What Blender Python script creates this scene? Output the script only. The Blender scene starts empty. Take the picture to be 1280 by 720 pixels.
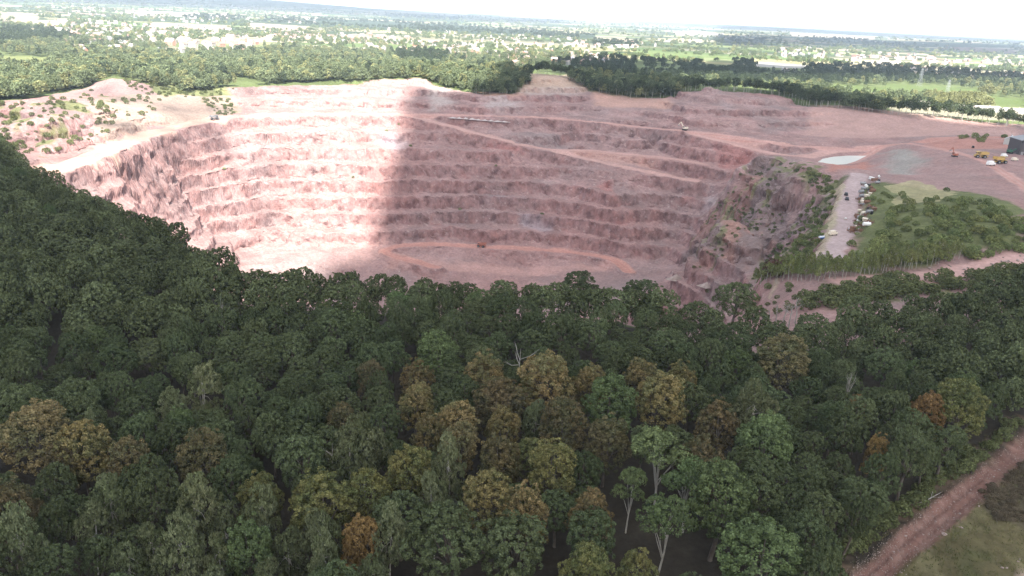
import bpy, bmesh, math, random
import numpy as np
from mathutils import Vector, Matrix

# ------------------------------------------------------------------ camera, sky, sun, exposure
scene = bpy.context.scene
COL = scene.collection
RAD = math.radians
CAM_Z = 100.0
F_PX = 985.0                       # focal length in photo pixels (1280 wide)
PITCH, ROLL = RAD(19.25), RAD(2.65)
cam_data = bpy.data.cameras.new("camera")
cam = bpy.data.objects.new("camera", cam_data)
COL.objects.link(cam)
cam_data.sensor_width = 36.0
cam_data.lens = 36.0 * F_PX / 1280.0
cam_data.clip_start, cam_data.clip_end = 1.0, 80000.0
_fwd = np.array([0.0, math.cos(PITCH), -math.sin(PITCH)])
_right0 = np.array([1.0, 0.0, 0.0])
_up0 = np.cross(_right0, _fwd)
RIGHT = _right0 * math.cos(ROLL) + _up0 * math.sin(ROLL)
UP = -_right0 * math.sin(ROLL) + _up0 * math.cos(ROLL)
m3 = Matrix(((RIGHT[0], UP[0], -_fwd[0]), (RIGHT[1], UP[1], -_fwd[1]), (RIGHT[2], UP[2], -_fwd[2])))
cam.matrix_world = Matrix.Translation((0, 0, CAM_Z)) @ m3.to_4x4()
scene.camera = cam

SUN_EL, SUN_AZ = RAD(46.0), RAD(169.0)      # azimuth measured clockwise from +Y (view direction)
SUN_DIR = np.array([math.sin(SUN_AZ) * math.cos(SUN_EL), math.cos(SUN_AZ) * math.cos(SUN_EL), math.sin(SUN_EL)])
world = bpy.data.worlds.new("World")
scene.world = world
world.use_nodes = True
wn, wl = world.node_tree.nodes, world.node_tree.links
bg = wn["Background"]
sky = wn.new("ShaderNodeTexSky")
sky.sky_type = 'NISHITA'
sky.sun_disc = False
sky.sun_elevation = SUN_EL
sky.sun_rotation = SUN_AZ
sky.air_density, sky.dust_density, sky.ozone_density = 1.0, 3.0, 1.0
# broken bright cloud over the blue: soft noise on the sky's own directions, thicker towards the horizon
wt = wn.new("ShaderNodeTexCoord"); wsep = wn.new("ShaderNodeSeparateXYZ"); wl.new(wt.outputs["Generated"], wsep.inputs[0])
wmap = wn.new("ShaderNodeMapping"); wmap.inputs["Scale"].default_value = (1, 1, 3.5); wl.new(wt.outputs["Generated"], wmap.inputs[0])
wno = wn.new("ShaderNodeTexNoise"); wno.inputs["Scale"].default_value = 5.0; wno.inputs["Detail"].default_value = 7; wl.new(wmap.outputs[0], wno.inputs["Vector"])
wr = wn.new("ShaderNodeValToRGB"); wr.color_ramp.elements[0].position, wr.color_ramp.elements[1].position = .36, .62; wl.new(wno.outputs["Fac"], wr.inputs[0])
wel = wn.new("ShaderNodeMapRange"); wel.inputs[1].default_value, wel.inputs[2].default_value, wel.inputs[3].default_value, wel.inputs[4].default_value = .03, .16, 1.0, 0.0
wl.new(wsep.outputs[2], wel.inputs[0])
wcc = wn.new("ShaderNodeMix"); wcc.data_type = 'RGBA'; wcc.inputs[6].default_value = (4.3, 4.3, 4.35, 1); wcc.inputs[7].default_value = (5.4, 5.5, 5.7, 1); wl.new(wel.outputs[0], wcc.inputs[0])
wmx = wn.new("ShaderNodeMath"); wmx.operation = 'MAXIMUM'; wl.new(wr.outputs[0], wmx.inputs[0])
wmu = wn.new("ShaderNodeMath"); wmu.operation = 'MULTIPLY'; wmu.inputs[1].default_value = .86; wl.new(wel.outputs[0], wmu.inputs[0]); wl.new(wmu.outputs[0], wmx.inputs[1])
wmm = wn.new("ShaderNodeMix"); wmm.data_type = 'RGBA'; wl.new(wmx.outputs[0], wmm.inputs[0]); wl.new(sky.outputs[0], wmm.inputs[6]); wl.new(wcc.outputs[2], wmm.inputs[7])
wl.new(wmm.outputs[2], bg.inputs[0])
bg.inputs[1].default_value = 0.13
sun_data = bpy.data.lights.new("sun", 'SUN')
sun_data.energy, sun_data.angle, sun_data.color = 5.0, RAD(0.5), (1.0, 0.95, 0.88)
sun = bpy.data.objects.new("sun", sun_data)
COL.objects.link(sun)
sun.rotation_euler = Vector(SUN_DIR).to_track_quat('Z', 'Y').to_euler()
vs = scene.view_settings
vs.view_transform, vs.look, vs.gamma, vs.use_curve_mapping = 'Standard', 'None', 1.0, False
vs.exposure = 1.78
cy = scene.cycles
cy.max_bounces, cy.diffuse_bounces, cy.glossy_bounces = 6, 3, 2
cy.transmission_bounces, cy.volume_bounces, cy.transparent_max_bounces = 3, 0, 4
cy.use_denoising = True
cy.denoising_prefilter = 'NONE'
cy.use_adaptive_sampling = False
scene.render.use_persistent_data = False

# ------------------------------------------------------------------ helpers
random.seed(11)
rng = np.random.default_rng(11)

def ray(px, py):
    v = RIGHT * (px - 640.0) / F_PX - UP * (py - 360.0) / F_PX + _fwd
    return v / np.linalg.norm(v)

def at(px, py, z):
    d = ray(px, py)
    t = (z - CAM_Z) / d[2]
    return np.array([d[0] * t, d[1] * t, z])

def smooth(a, b, x):
    t = np.clip((x - a) / (b - a), 0, 1)
    return t * t * (3 - 2 * t)

def _hash(ix, iy, seed):
    h = (ix.astype(np.int64) * 374761393 + iy.astype(np.int64) * 668265263 + seed * 1442695041) & 0x7fffffff
    h = ((h ^ (h >> 13)) * 1274126177) & 0x7fffffff
    h = (h ^ (h >> 16)) & 0xffff
    return h / 65535.0

def vnoise(x, y, seed=0):
    ix, iy = np.floor(x), np.floor(y)
    fx, fy = x - ix, y - iy
    fx, fy = fx * fx * (3 - 2 * fx), fy * fy * (3 - 2 * fy)
    a, b = _hash(ix, iy, seed), _hash(ix + 1, iy, seed)
    c, d = _hash(ix, iy + 1, seed), _hash(ix + 1, iy + 1, seed)
    return (a + (b - a) * fx) * (1 - fy) + (c + (d - c) * fx) * fy

def fbm3(x, y, z, scale, octv=4, seed=0):
    """3D value noise summed over octaves (for rock faces)"""
    tot, amp, s = 0.0, 1.0, 0.0
    for o in range(octv):
        f = 2 ** o / scale
        zz = z * f + 3.7 * o
        iz = np.floor(zz); fz = zz - iz; fz = fz * fz * (3 - 2 * fz)
        k = (iz.astype(np.int64) * 131)
        def lay2(kk):
            X, Y = x * f + 11.7 * o, y * f + 5.3 * o
            ix, iy = np.floor(X), np.floor(Y); fx, fy = X - ix, Y - iy
            fx, fy = fx * fx * (3 - 2 * fx), fy * fy * (3 - 2 * fy)
            g = lambda a, b: _hash(a + kk * 57, b + kk * 113, seed + o)
            a, b, c, d = g(ix, iy), g(ix + 1, iy), g(ix, iy + 1), g(ix + 1, iy + 1)
            return (a + (b - a) * fx) * (1 - fy) + (c + (d - c) * fx) * fy
        v0, v1 = lay2(k), lay2(k + 131)
        s = s + amp * (v0 + (v1 - v0) * fz - .5); tot += amp; amp *= .55
    return s / tot * 2

def fbm(x, y, scale, octv=4, seed=0):
    s, amp, tot = 0.0, 1.0, 0.0
    for o in range(octv):
        s = s + amp * (vnoise(x / scale * 2 ** o + 17.3 * o, y / scale * 2 ** o + 5.1 * o, seed + o) - 0.5)
        tot += amp
        amp *= 0.5
    return s / tot * 2          # about -1..1

def inside(x, y, poly):
    r = np.zeros(x.shape, bool)
    n = len(poly)
    for i in range(n):
        x0, y0 = poly[i][0], poly[i][1]
        x1, y1 = poly[(i + 1) % n][0], poly[(i + 1) % n][1]
        if y0 == y1:
            continue
        c = ((y0 > y) != (y1 > y)) & (x < (x1 - x0) * (y - y0) / (y1 - y0) + x0)
        r ^= c
    return r

def near_line(x, y, pts):
    """distance to a polyline and the height and the run along it there"""
    best = np.full(x.shape, 1e9)
    zz = np.zeros(x.shape)
    for a, b in zip(pts[:-1], pts[1:]):
        dx, dy = b[0] - a[0], b[1] - a[1]
        L = dx * dx + dy * dy + 1e-9
        t = np.clip(((x - a[0]) * dx + (y - a[1]) * dy) / L, 0, 1)
        d = np.hypot(x - a[0] - t * dx, y - a[1] - t * dy)
        mk = d < best
        best = np.where(mk, d, best)
        zz = np.where(mk, a[2] + t * (b[2] - a[2]), zz)
    return best, zz

def tag(o, label=None, cat=None, group=None, kind=None):
    if label: o["label"] = label
    if cat: o["category"] = cat
    if group: o["group"] = group
    if kind: o["kind"] = kind
    return o

def link(name, mesh, parent=None, loc=(0, 0, 0)):
    o = bpy.data.objects.new(name, mesh)
    COL.objects.link(o)
    if parent is not None: o.parent = parent
    o.location = loc
    return o

def empty(name, loc, rz=0.0, s=1.0):
    o = bpy.data.objects.new(name, None)
    COL.objects.link(o)
    o.empty_display_size = 0.5
    o.location = loc
    o.rotation_euler = (0, 0, rz)
    o.scale = (s, s, s)
    return o

def np_mesh(name, V, Q, mats, attrs=(), mat_idx=None, smooth_shade=False):
    """mesh from numpy vertices and quads (n,4) or tris (n,3)"""
    V = np.ascontiguousarray(V, np.float32)
    Q = np.ascontiguousarray(Q, np.int32)
    k = Q.shape[1]
    me = bpy.data.meshes.new(name)
    me.vertices.add(len(V)); me.vertices.foreach_set("co", V.ravel())
    me.loops.add(Q.size); me.loops.foreach_set("vertex_index", Q.ravel())
    me.polygons.add(len(Q))
    me.polygons.foreach_set("loop_start", np.arange(0, Q.size, k, dtype=np.int32))
    me.polygons.foreach_set("use_smooth", np.full(len(Q), smooth_shade))
    for mt in (mats if isinstance(mats, (list, tuple)) else [mats]):
        me.materials.append(mt)
    if mat_idx is not None:
        me.polygons.foreach_set("material_index", np.ascontiguousarray(mat_idx, np.int32))
    for nm, typ, dom, data in attrs:
        at_ = me.attributes.new(nm, typ, dom)
        data = np.ascontiguousarray(data, np.float32)
        at_.data.foreach_set("color" if typ == 'FLOAT_COLOR' else "value", data.ravel())
    me.update(calc_edges=True)
    return me

class NT:
    """small helper for node materials"""
    def __init__(self, name):
        self.m = bpy.data.materials.new(name)
        self.m.use_nodes = True
        self.n, self.l = self.m.node_tree.nodes, self.m.node_tree.links
        self.b = self.n["Principled BSDF"]
        self.b.inputs["Roughness"].default_value = 0.9
        self.b.inputs["Specular IOR Level"].default_value = 0.2
        self.out = self.n["Material Output"]
    def node(self, t, **kw):
        nd = self.n.new(t)
        for k, v in kw.items():
            setattr(nd, k, v)
        return nd
    def noise(self, scale, detail=4, coord=None, rough=0.6, stretch=None):
        t = self.node("ShaderNodeTexNoise")
        t.inputs["Scale"].default_value = scale
        t.inputs["Detail"].default_value = detail
        t.inputs["Roughness"].default_value = rough
        if coord is None:
            coord = self.node("ShaderNodeTexCoord").outputs["Object"]
        if stretch is not None:
            mp = self.node("ShaderNodeMapping")
            mp.inputs["Scale"].default_value = stretch
            self.l.new(coord, mp.inputs[0]); coord = mp.outputs[0]
        self.l.new(coord, t.inputs["Vector"])
        return t.outputs["Fac"]
    def ramp(self, fac, stops):
        r = self.node("ShaderNodeValToRGB")
        e = r.color_ramp.elements
        while len(e) < len(stops): e.new(0.5)
        for el, (p, c) in zip(e, stops):
            el.position = p
            el.color = (c, c, c, 1) if isinstance(c, (int, float)) else (*c, 1)
        self.l.new(fac, r.inputs[0])
        return r.outputs[0]
    def mix(self, fac, a, b, mode='MIX'):
        mx = self.node("ShaderNodeMix", data_type='RGBA', blend_type=mode)
        for idx, v in ((0, fac), (6, a), (7, b)):
            if isinstance(v, (int, float)): mx.inputs[idx].default_value = v if idx == 0 else (v, v, v, 1)
            elif isinstance(v, tuple): mx.inputs[idx].default_value = (*v, 1)
            else: self.l.new(v, mx.inputs[idx])
        return mx.outputs[2]
    def math(self, op, a, b=0.0):
        mt = self.node("ShaderNodeMath", operation=op)
        for i, v in enumerate((a, b)):
            if isinstance(v, (int, float)): mt.inputs[i].default_value = v
            else: self.l.new(v, mt.inputs[i])
        return mt.outputs[0]
    def attr(self, name):
        a = self.node("ShaderNodeAttribute", attribute_name=name)
        return a
    def color(self, c):
        if isinstance(c, tuple): self.b.inputs["Base Color"].default_value = (*c, 1)
        else: self.l.new(c, self.b.inputs["Base Color"])
    def bump(self, h, dist=0.1, strength=0.6):
        bp = self.node("ShaderNodeBump")
        bp.inputs["Distance"].default_value = dist
        bp.inputs["Strength"].default_value = strength
        self.l.new(h, bp.inputs["Height"])
        self.l.new(bp.outputs[0], self.b.inputs["Normal"])

_simple = {}
def paint(name, c, rough=0.6, metal=0.0, var=0.25, scale=2.0):
    """plain painted / weathered material with procedural wear"""
    if name in _simple: return _simple[name]
    t = NT(name)
    f = t.noise(scale, 5)
    t.color(t.mix(t.ramp(f, [(0.35, 0.0), (0.7, 1.0)]), c, tuple(x * (1 - var) for x in c)))
    t.b.inputs["Roughness"].default_value = rough
    t.b.inputs["Metallic"].default_value = metal
    _simple[name] = t.m
    return t.m
# ------------------------------------------------------------------ terrain: one sheet, a polar grid, quarry pit with benches
CTRL = [  # photo x, photo y, height, how strongly the ground is benched there
 # left rim and old workings
 (20,126,8,0),(60,120,6,0),(100,112,6,0),(0,178,-6,.3),(40,192,-8,.2),(150,150,0,.6),
 (140,97,18,.2),(160,104,14,.2),(115,115,8,0),(190,118,4,0),(220,132,-3,0),(250,142,-9,0),(190,150,-6,.2),
 (90,205,-8,0),(130,190,-9,0),(190,166,-11,0),(270,149,-12,.2),
 # rim
 (250,112,4,.2),(300,108,5,.6),(400,103,9,.6),(470,100,11,.6),(520,98,12,.6),(560,107,9,.7),(600,121,3,.7),(640,119,4,.8),(600,134,-4,.9),(660,122,2,1),(700,122,2,1),(640,134,-5,1),(700,136,-6,1),(820,140,-4,1),(860,135,4,1),(860,150,-5,1),(920,135,5,1),(920,150,-4,1),(960,150,-3,.9),(520,120,-2,.8),(450,118,0,.8),(350,120,-2,.8),(680,94,24,.2),(720,104,16,.5),
 (750,117,6,.2),(830,123,3,0),(850,113,14,1),(880,108,21,1),(920,111,19,1),(960,118,14,1),(1010,132,8,.4),(1100,143,6,0),(1200,152,4,0),(1280,157,3,0),
 (790,135,-4,0),(760,130,-3,.1),
 (1100,165,-7,0),(1040,160,-8,.3),(1000,155,-6,.6),(1180,163,-2,0),
 # upper haul road
 (320,143,-12,.5),(400,142,-12,.5),(500,143,-12,.5),(600,145,-12,.6),(680,147,-12,.7),(740,152,-12,.7),(800,159,-12,.9),(860,164,-12,.9),(900,168,-12,.9),(950,177,-13,.8),(1000,183,-14,.5),(1060,185,-15,0),
 # left wall
 (330,168,-25,1),(330,186,-38,1),(330,208,-51,1),(330,227,-64,1),(330,247,-77,1),(330,268,-90,1),(330,286,-103,1),(330,305,-108,.5),
 (240,172,-20,1),(215,190,-30,1),(215,215,-44,1),(230,240,-60,1),(240,262,-76,1),(265,285,-94,1),(290,305,-106,.7),
 (470,165,-25,1),(470,187,-38,1),(470,208,-51,1),(470,227,-64,1),(470,247,-77,1),(470,267,-90,1),(470,288,-103,1),(470,308,-114,.4),(400,310,-112,.5),
 # middle wall
 (600,167,-25,1),(600,187,-38,1),(600,206,-51,1),(600,226,-64,1),(600,244,-77,1),(600,263,-90,1),(600,286,-103,1),(600,308,-115,.4),
 (540,304,-114,.4),(680,311,-115,.4),(740,316,-116,.4),(780,330,-118,.2),(540,332,-120,.3),(640,340,-121,.4),(500,325,-118,.3),(720,335,-121,.3),
 (760,302,-104,1),(760,283,-91,1),(760,264,-78,1),(760,245,-65,1),(760,222,-52,.9),(750,203,-46,.1),(720,188,-42,.2),(810,203,-45,.1),(800,190,-40,.3),(760,175,-28,.8),(690,170,-26,1),
 (860,186,-27,.9),(860,203,-38,.8),(862,222,-49,.8),(865,242,-62,.9),(860,262,-74,.9),(850,288,-90,1),(832,308,-103,1),(815,325,-113,.6),
 # right flank
 (900,185,-22,.9),(940,190,-23,.5),(900,240,-56,.2),(880,270,-76,.3),(870,300,-92,.4),(860,330,-108,.3),
 (1030,200,-19,0),(1055,200,-19,0),(1080,196,-19,0),(1050,215,-17,0),(1075,212,-12,0),(1000,196,-15,0),
 (985,206,-12,.8),(1042,236,-5,.3),(1048,250,-3,.2),(1012,290,-10,.3),(1000,305,-13,.3),(1022,318,-2,.1),(990,345,-2,.1),(955,348,-8,.2),(880,352,-90,.4),
 # right bank, track, plantation, spoil, yard
 (1045,322,0,0),(1060,280,0,0),(1070,235,-2,0),(1100,345,1,0),(1200,332,2,0),(1280,315,3,0),(1130,300,2,0),(1200,280,10,0),(1280,275,9,0),(1190,256,11,0),(1240,252,11,0),(1110,260,2,0),(1120,240,0,0),(1160,240,2,0),
 (1140,184,0,0),(1170,196,3,0),(1200,206,4,0),(1250,225,5,0),(1110,208,-9,0),(1130,222,-9,0),(1100,196,-12,0),(1200,186,1,0),(1260,190,3,0),(1170,172,-2,0),(1275,180,3,0),(1280,205,5,0),
 (1100,380,0,0),(1200,370,0,0),(1280,350,0,0),(1000,375,0,0),
]
# forest edge as the tree tops show it (height 15)
EDGE_PX = [(-120,112),(-40,160),(0,180),(60,212),(120,243),(175,262),(225,288),(262,312),(300,332),(400,338),(500,343),(620,352),(700,356),(760,352),(850,368),(905,380),(960,392),(1010,392),(1060,386),(1120,384),(1180,378),(1230,364),(1290,345),(1400,322)]
EDGE = [at(x, y, 15.0) for x, y in EDGE_PX]
pts, zs, ts = [], [], []
for x, y, z, t in CTRL:
    pts.append(at(x, y, z)[:2]); zs.append(z); ts.append(t)
CLIFFS = [  # lines of (photo x, crest y, crest height, toe y)
 [(938,229,-24,252),(955,229,-20,258),(970,232,-18,264),(985,233,-17,268),(998,236,-16,267),(1012,238,-14,265),(1030,243,-9,256)],
 [(893,276,-44,310),(905,272,-39,320),(920,278,-36,327),(935,285,-34,330),(948,294,-33,328),(958,302,-33,320)],
 [(925,206,-17,220),(940,199,-14,216),(955,196,-12,213),(975,203,-13,214)],
 [(868,300,-86,318),(880,306,-82,334),(895,322,-80,344)],
 [(104,213,-10,219),(120,208,-10.5,218),(140,201,-11,213),(162,191,-12,206),(190,178,-13,194),(204,172,-14,188)],
 [(128,224,-22,234),(145,219,-23,234),(165,212,-24,230),(188,203,-26,220),(206,196,-28,212)],
 [(150,241,-36,254),(170,238,-38,254),(190,231,-40,248),(212,222,-42,238)],
 [(-10,136,6,149),(10,136,6,151),(25,139,6,152),(42,143,5,149)],
 [(20,161,2,172),(60,157,3,173),(85,152,4,168),(100,149,4,165),(130,142,4,158),(148,137,4,149)],
 [(55,180,-1,189),(80,175,-1,188),(105,170,-1,184),(136,162,-2,172)]]
for line in CLIFFS:
    for A_, B_ in zip(line[:-1], line[1:]):
        for f in (0, .34, .67):
            x, yc, z, yt = [u + (v - u) * f for u, v in zip(A_, B_)]
            c_ = at(x, yc, z); d = ray(x, yt); r = math.hypot(c_[0], c_[1]) - 4.5
            hl = math.hypot(d[0], d[1])
            pts += [c_[:2], (d[0] / hl * r, d[1] / hl * r)]
            zs += [z, CAM_Z + r * d[2] / hl]; ts += [.32, .32]
for i, e in enumerate(EDGE):               # level wood floor up to the edge, then the hidden near wall
    r = math.hypot(e[0], e[1]); u = e[:2] / r
    pts.append(e[:2]); zs.append(0); ts.append(0)
    for q in (0.35, 0.6, 0.8):
        pts.append(e[:2] * q); zs.append(0); ts.append(0)
    x = EDGE_PX[i][0]
    if 240 <= x <= 870:
        for dr, z in ((25, -8), (60, -40), (110, -80), (170, -110), (260, -119)):
            pts.append(u * (r + dr)); zs.append(z); ts.append(.9)
    elif 100 < x < 240:
        for dr, z in ((25, -8),):
            pts.append(u * (r + dr)); zs.append(z); ts.append(.9)
for a in range(-180, 181, 12):
    for r in (1400, 2000):
        if abs(a) <= 40 or r == 1400:
            pts.append((r * math.sin(RAD(a)), r * math.cos(RAD(a)))); zs.append(0); ts.append(0)
    for r in (30, 400, 800):
        if abs(a) > 50:
            pts.append((r * math.sin(RAD(a)), r * math.cos(RAD(a)))); zs.append(0); ts.append(0)
P = np.array(pts); n = len(P)
K = np.hypot(P[:, None, 0] - P[None, :, 0], P[:, None, 1] - P[None, :, 1])
A = np.zeros((n + 1, n + 1)); A[:n, :n] = K - np.eye(n) * .15; A[:n, n] = A[n, :n] = 1
rhs = np.zeros((n + 1, 2)); rhs[:n, 0] = zs; rhs[:n, 1] = ts
W = np.linalg.solve(A, rhs)

th = np.concatenate([np.arange(-180, -40, 4.0), np.arange(-40, -35, .5), np.arange(-35, 35.01, .072), np.arange(35.5, 40.5, .5), np.arange(44, 180, 4.0)])
rr = np.concatenate([[0.5, 8], np.arange(20, 90, 8), np.arange(90, 150, .8), np.arange(150, 330, 1.8), np.arange(330, 480, 1.8), np.arange(480, 640, 1.0), np.arange(640, 1000, .95), np.arange(1000, 1010, 1.25), np.arange(1010, 1250, 2.5), 1250 * 1.018 ** np.arange(0, 186)])
THR = np.radians(th)
NR, NTH = len(rr), len(th)
GX = rr[:, None] * np.sin(THR)[None, :]
GY = rr[:, None] * np.cos(THR)[None, :]
base = np.zeros((NR, NTH)); tmask = np.zeros((NR, NTH))
near_rows = np.where(rr < 2100)[0]
for i in near_rows:
    wr_ = (1.0 if 420 < rr[i] < 1200 else 0.0) * np.where(th < -11, .25, 1.0)
    xx_ = GX[i] + wr_ * (3.0 * fbm(GX[i], GY[i], 16, 3, 401) + 1.5 * fbm(GX[i], GY[i], 5, 2, 403))
    yy_ = GY[i] + wr_ * (3.0 * fbm(GX[i], GY[i], 16, 3, 405) + 1.5 * fbm(GX[i], GY[i], 5, 2, 407))
    k = np.hypot(xx_[:, None] - P[None, :, 0], yy_[:, None] - P[None, :, 1])
    v = k @ W[:n] + W[n]
    base[i], tmask[i] = v[:, 0], np.clip(v[:, 1], 0, 1)
fade = smooth(2000, 1300, rr)[:, None]
base *= fade; tmask *= smooth(1250, 1100, rr)[:, None]

def lookup(H, x, y):
    x, y = np.asarray(x, float), np.asarray(y, float)
    r, t = np.hypot(x, y), np.degrees(np.arctan2(x, y))
    fi = np.clip(np.interp(r, rr, np.arange(NR)), 0, NR - 1.001)
    fj = np.clip(np.interp(t, th, np.arange(NTH)), 0, NTH - 1.001)
    i, j = fi.astype(int), fj.astype(int)
    a, b = fi - i, fj - j
    return (H[i, j] * (1 - a) + H[i + 1, j] * a) * (1 - b) + (H[i, j + 1] * (1 - a) + H[i + 1, j + 1] * a) * b

def hit_on(H, px, py):
    d = ray(px, py)
    t, s = math.degrees(math.atan2(d[0], d[1])), d[2] / math.hypot(d[0], d[1])
    fj = min(max(np.interp(t, th, np.arange(NTH)), 0), NTH - 1.001)
    j = int(fj); b = fj - j
    col = H[:, j] * (1 - b) + H[:, j + 1] * b
    gap = CAM_Z + rr * s - col
    k = np.where(gap < 0)[0]
    k = k[0] if len(k) else NR - 1
    k = max(k, 1)
    q = gap[k - 1] / (gap[k - 1] - gap[k] + 1e-9)
    q = min(max(q, 0), 1)
    r = rr[k - 1] + q * (rr[k] - rr[k - 1])
    z = col[k - 1] + q * (col[k] - col[k - 1])
    return np.array([r * math.sin(RAD(t)), r * math.cos(RAD(t)), z])

# far plain and hills
far = smooth(2500, 9000, rr)[:, None]
HF = far * 22 * fbm(GX, GY, 5200, 3, 40)
TD = th[None, :]
hill = 150 * np.exp(-((rr[:, None] - 13500) / 3600) ** 2) * smooth(2, -26, TD + 5 * fbm(GX, GY, 6000, 3, 5))
hill += 70 * np.exp(-((rr[:, None] - 19000) / 3000) ** 2) * (0.6 + 0.5 * fbm(GX, GY, 7000, 4, 9)) * smooth(40, 10, TD)
HF += np.where(np.abs(TD) < 60, hill, 0)

# roads (photo points laid on the smooth ground)
ROADS = {
 "upper": ([(262,150),(300,145),(400,143),(500,143.5),(600,145),(680,147),(740,152),(800,159),(860,164.5),(900,168.5),(950,177),(1000,184),(1060,186),(1100,183)], 13, (.43,.265,.23)),
 "ramp": ([(520,147),(560,157),(600,168),(650,180),(700,191),(760,205),(815,217),(868,226)], 13, (.43,.27,.235)),
 "bottom": ([(545,334),(510,325),(478,316),(490,308),(540,305),(600,309),(680,312),(740,318),(770,325),(785,340)], 12, (.41,.22,.18)),
 "left": ([(60,215),(90,205),(130,190),(190,166),(230,156),(270,149)], 20, (.46,.31,.25)),
 "right": ([(868,168),(910,178),(960,191),(1000,196),(1030,190),(1060,186)], 12, (.43,.265,.23)),
 "shelf": ([(880,205),(830,196),(780,193),(740,187),(690,188),(650,181)], 10, (.42,.26,.225)),
 "lane": ([(1030,335),(1043,318),(1052,295),(1060,262),(1066,235),(1074,218)], 12, (.36,.28,.27)),
 "yard": ([(1062,200),(1085,186),(1130,178),(1165,184),(1205,193),(1235,203),(1260,220),(1300,246)], 10, (.42,.26,.225)),
 "loop": ([(1150,178),(1180,172),(1230,172),(1290,172)], 14, (.38,.21,.175)),
 "terrace": ([(1060,352),(1110,350),(1170,346),(1220,338),(1300,318)], 15, (.44,.28,.25)),
 "dirt": ([(1075,738),(1115,700),(1180,644),(1240,594),(1310,536)], 4.3, (.185,.102,.082)),
 "corner": ([(1262,756),(1298,730),(1360,686)], 5.0, (.34,.255,.22)),
}
ROAD_XYZ = {}
for k, (pp, w, c) in ROADS.items():
    q = [hit_on(base, x, y) for x, y in pp]
    dense = []
    for a, b in zip(q[:-1], q[1:]):
        for s in np.linspace(0, 1, 6)[:-1]:
            dense.append(a + (b - a) * s)
    dense.append(q[-1]); dense = np.array(dense)
    for _ in range(6):
        dense[1:-1] = (dense[:-2] + 2 * dense[1:-1] + dense[2:]) / 4
    ROAD_XYZ[k] = dense

# benches
LEV = np.array([-140, -116, -103, -90, -77, -64, -51, -38, -25, -12, -4, 4, 12, 20, 30, 60.])
act = (rr[:, None] > 250) & (rr[:, None] < 1300) & (np.abs(TD) < 41)
pit = smooth(1250, 1150, rr)[:, None] * smooth(0.02, 0.25, tmask)
wig = 4.6 * fbm(GX, GY, 80, 3, 1) + 1.3 * fbm(GX, GY, 26, 2, 2) + .4 * fbm(GX, GY, 7, 2, 3)
wig += .9 * np.abs(fbm(GX, GY, 19, 3, 33)) - 3.0 * smooth(.35, .75, fbm(GX, GY, 42, 3, 35))
upb = smooth(-14, -8, base)
bb = base + wig * tmask * (1 - .68 * upb)
idx = np.clip(np.searchsorted(LEV, bb) - 1, 0, len(LEV) - 2)
lo, hi = LEV[idx], LEV[idx + 1]
t = (bb - lo) / (hi - lo)
fw = np.clip(0.29 + 0.20 * fbm(GX, GY, 55, 3, 4), .16, .7) * (1 - .52 * upb)
face = smooth(0, 1, (t - (1 - fw)) / fw)
tal = np.clip((t - (1 - fw) + 0.22) / 0.22, 0, 1) ** 1.5 * 0.20 * np.clip(.7 + 1.6 * fbm(GX, GY, 26, 3, 8), 0, 2)
terr = lo + (hi - lo) * np.clip(0.07 * t + tal * (1 - face) + (0.93 - 0.0) * face, 0, 1.0)
terr = terr + 1.8 * (1 - .6 * upb) * fbm(GX, GY, 95, 2, 15)
H = base + (terr - base) * smooth(0.1, 0.65, tmask)
rough_amp = np.where(act, 0.3 + 1.25 * tmask, 0.0) * (rr[:, None] > 300)
blk = fbm(GX, GY, 15, 3, 14)
H = H + np.where(act, tmask, 0) * (2.6 * np.abs(blk) - 1.0) * (.35 + .65 * (face > .03))
H = H + rough_amp * fbm(GX, GY, 9, 3, 12) + rough_amp * 0.6 * fbm(GX, GY, 3.2, 2, 13)
H = H + np.where(act | (rr[:, None] < 250), 1.0, 0) * 1.0 * fbm(GX, GY, 70, 2, 21) * (1 - tmask)
H = H + (rr[:, None] < 200) * 0.10 * fbm(GX, GY, 1.8, 3, 22)
H = H + HF
ROADM = {}
for k, (pp, w, c) in ROADS.items():
    L = ROAD_XYZ[k]
    bx = (GX > L[:, 0].min() - 50) & (GX < L[:, 0].max() + 50) & (GY > L[:, 1].min() - 50) & (GY < L[:, 1].max() + 50)
    d = np.full(GX.shape, 1e9); z = np.zeros(GX.shape)
    d[bx], z[bx] = near_line(GX[bx], GY[bx], L)
    wob = 0.25 * w * fbm(GX, GY, 14, 2, 50)
    if k in ("dirt", "corner"):
        a = smooth(w * .5 + 1.5, w * .5 - .5, d)
        H = H - a * 0.45 + a * 0.10 * fbm(GX, GY, 2.2, 2, 61)
        if k == "dirt":
            H = H - .22 * np.exp(-((d - 1.0) / .35) ** 2) + .5 * np.exp(-((d - w * .5 - .9) / .8) ** 2) * (.4 + .6 * (fbm(GX, GY, 3, 2, 62) > 0))
        ROADM[k] = smooth(w * .5 + 1.2, w * .5 - .6, d + wob)
    else:
        a = smooth(w * .5 + 7, w * .5 - 1, d)
        H = H * (1 - a) + (z + 0.12 * fbm(GX, GY, 5, 2, 51)) * a
        if k in ("upper", "ramp", "bottom"):          # safety berm along the outer edge
            H = H + 1.3 * np.exp(-((d - w * .5 - .6) / 1.3) ** 2) * (0.7 + .5 * fbm(GX, GY, 6, 2, 52))
        ROADM[k] = smooth(w * .5 + 1.5, w * .5 - 2.0, d + wob)

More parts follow.
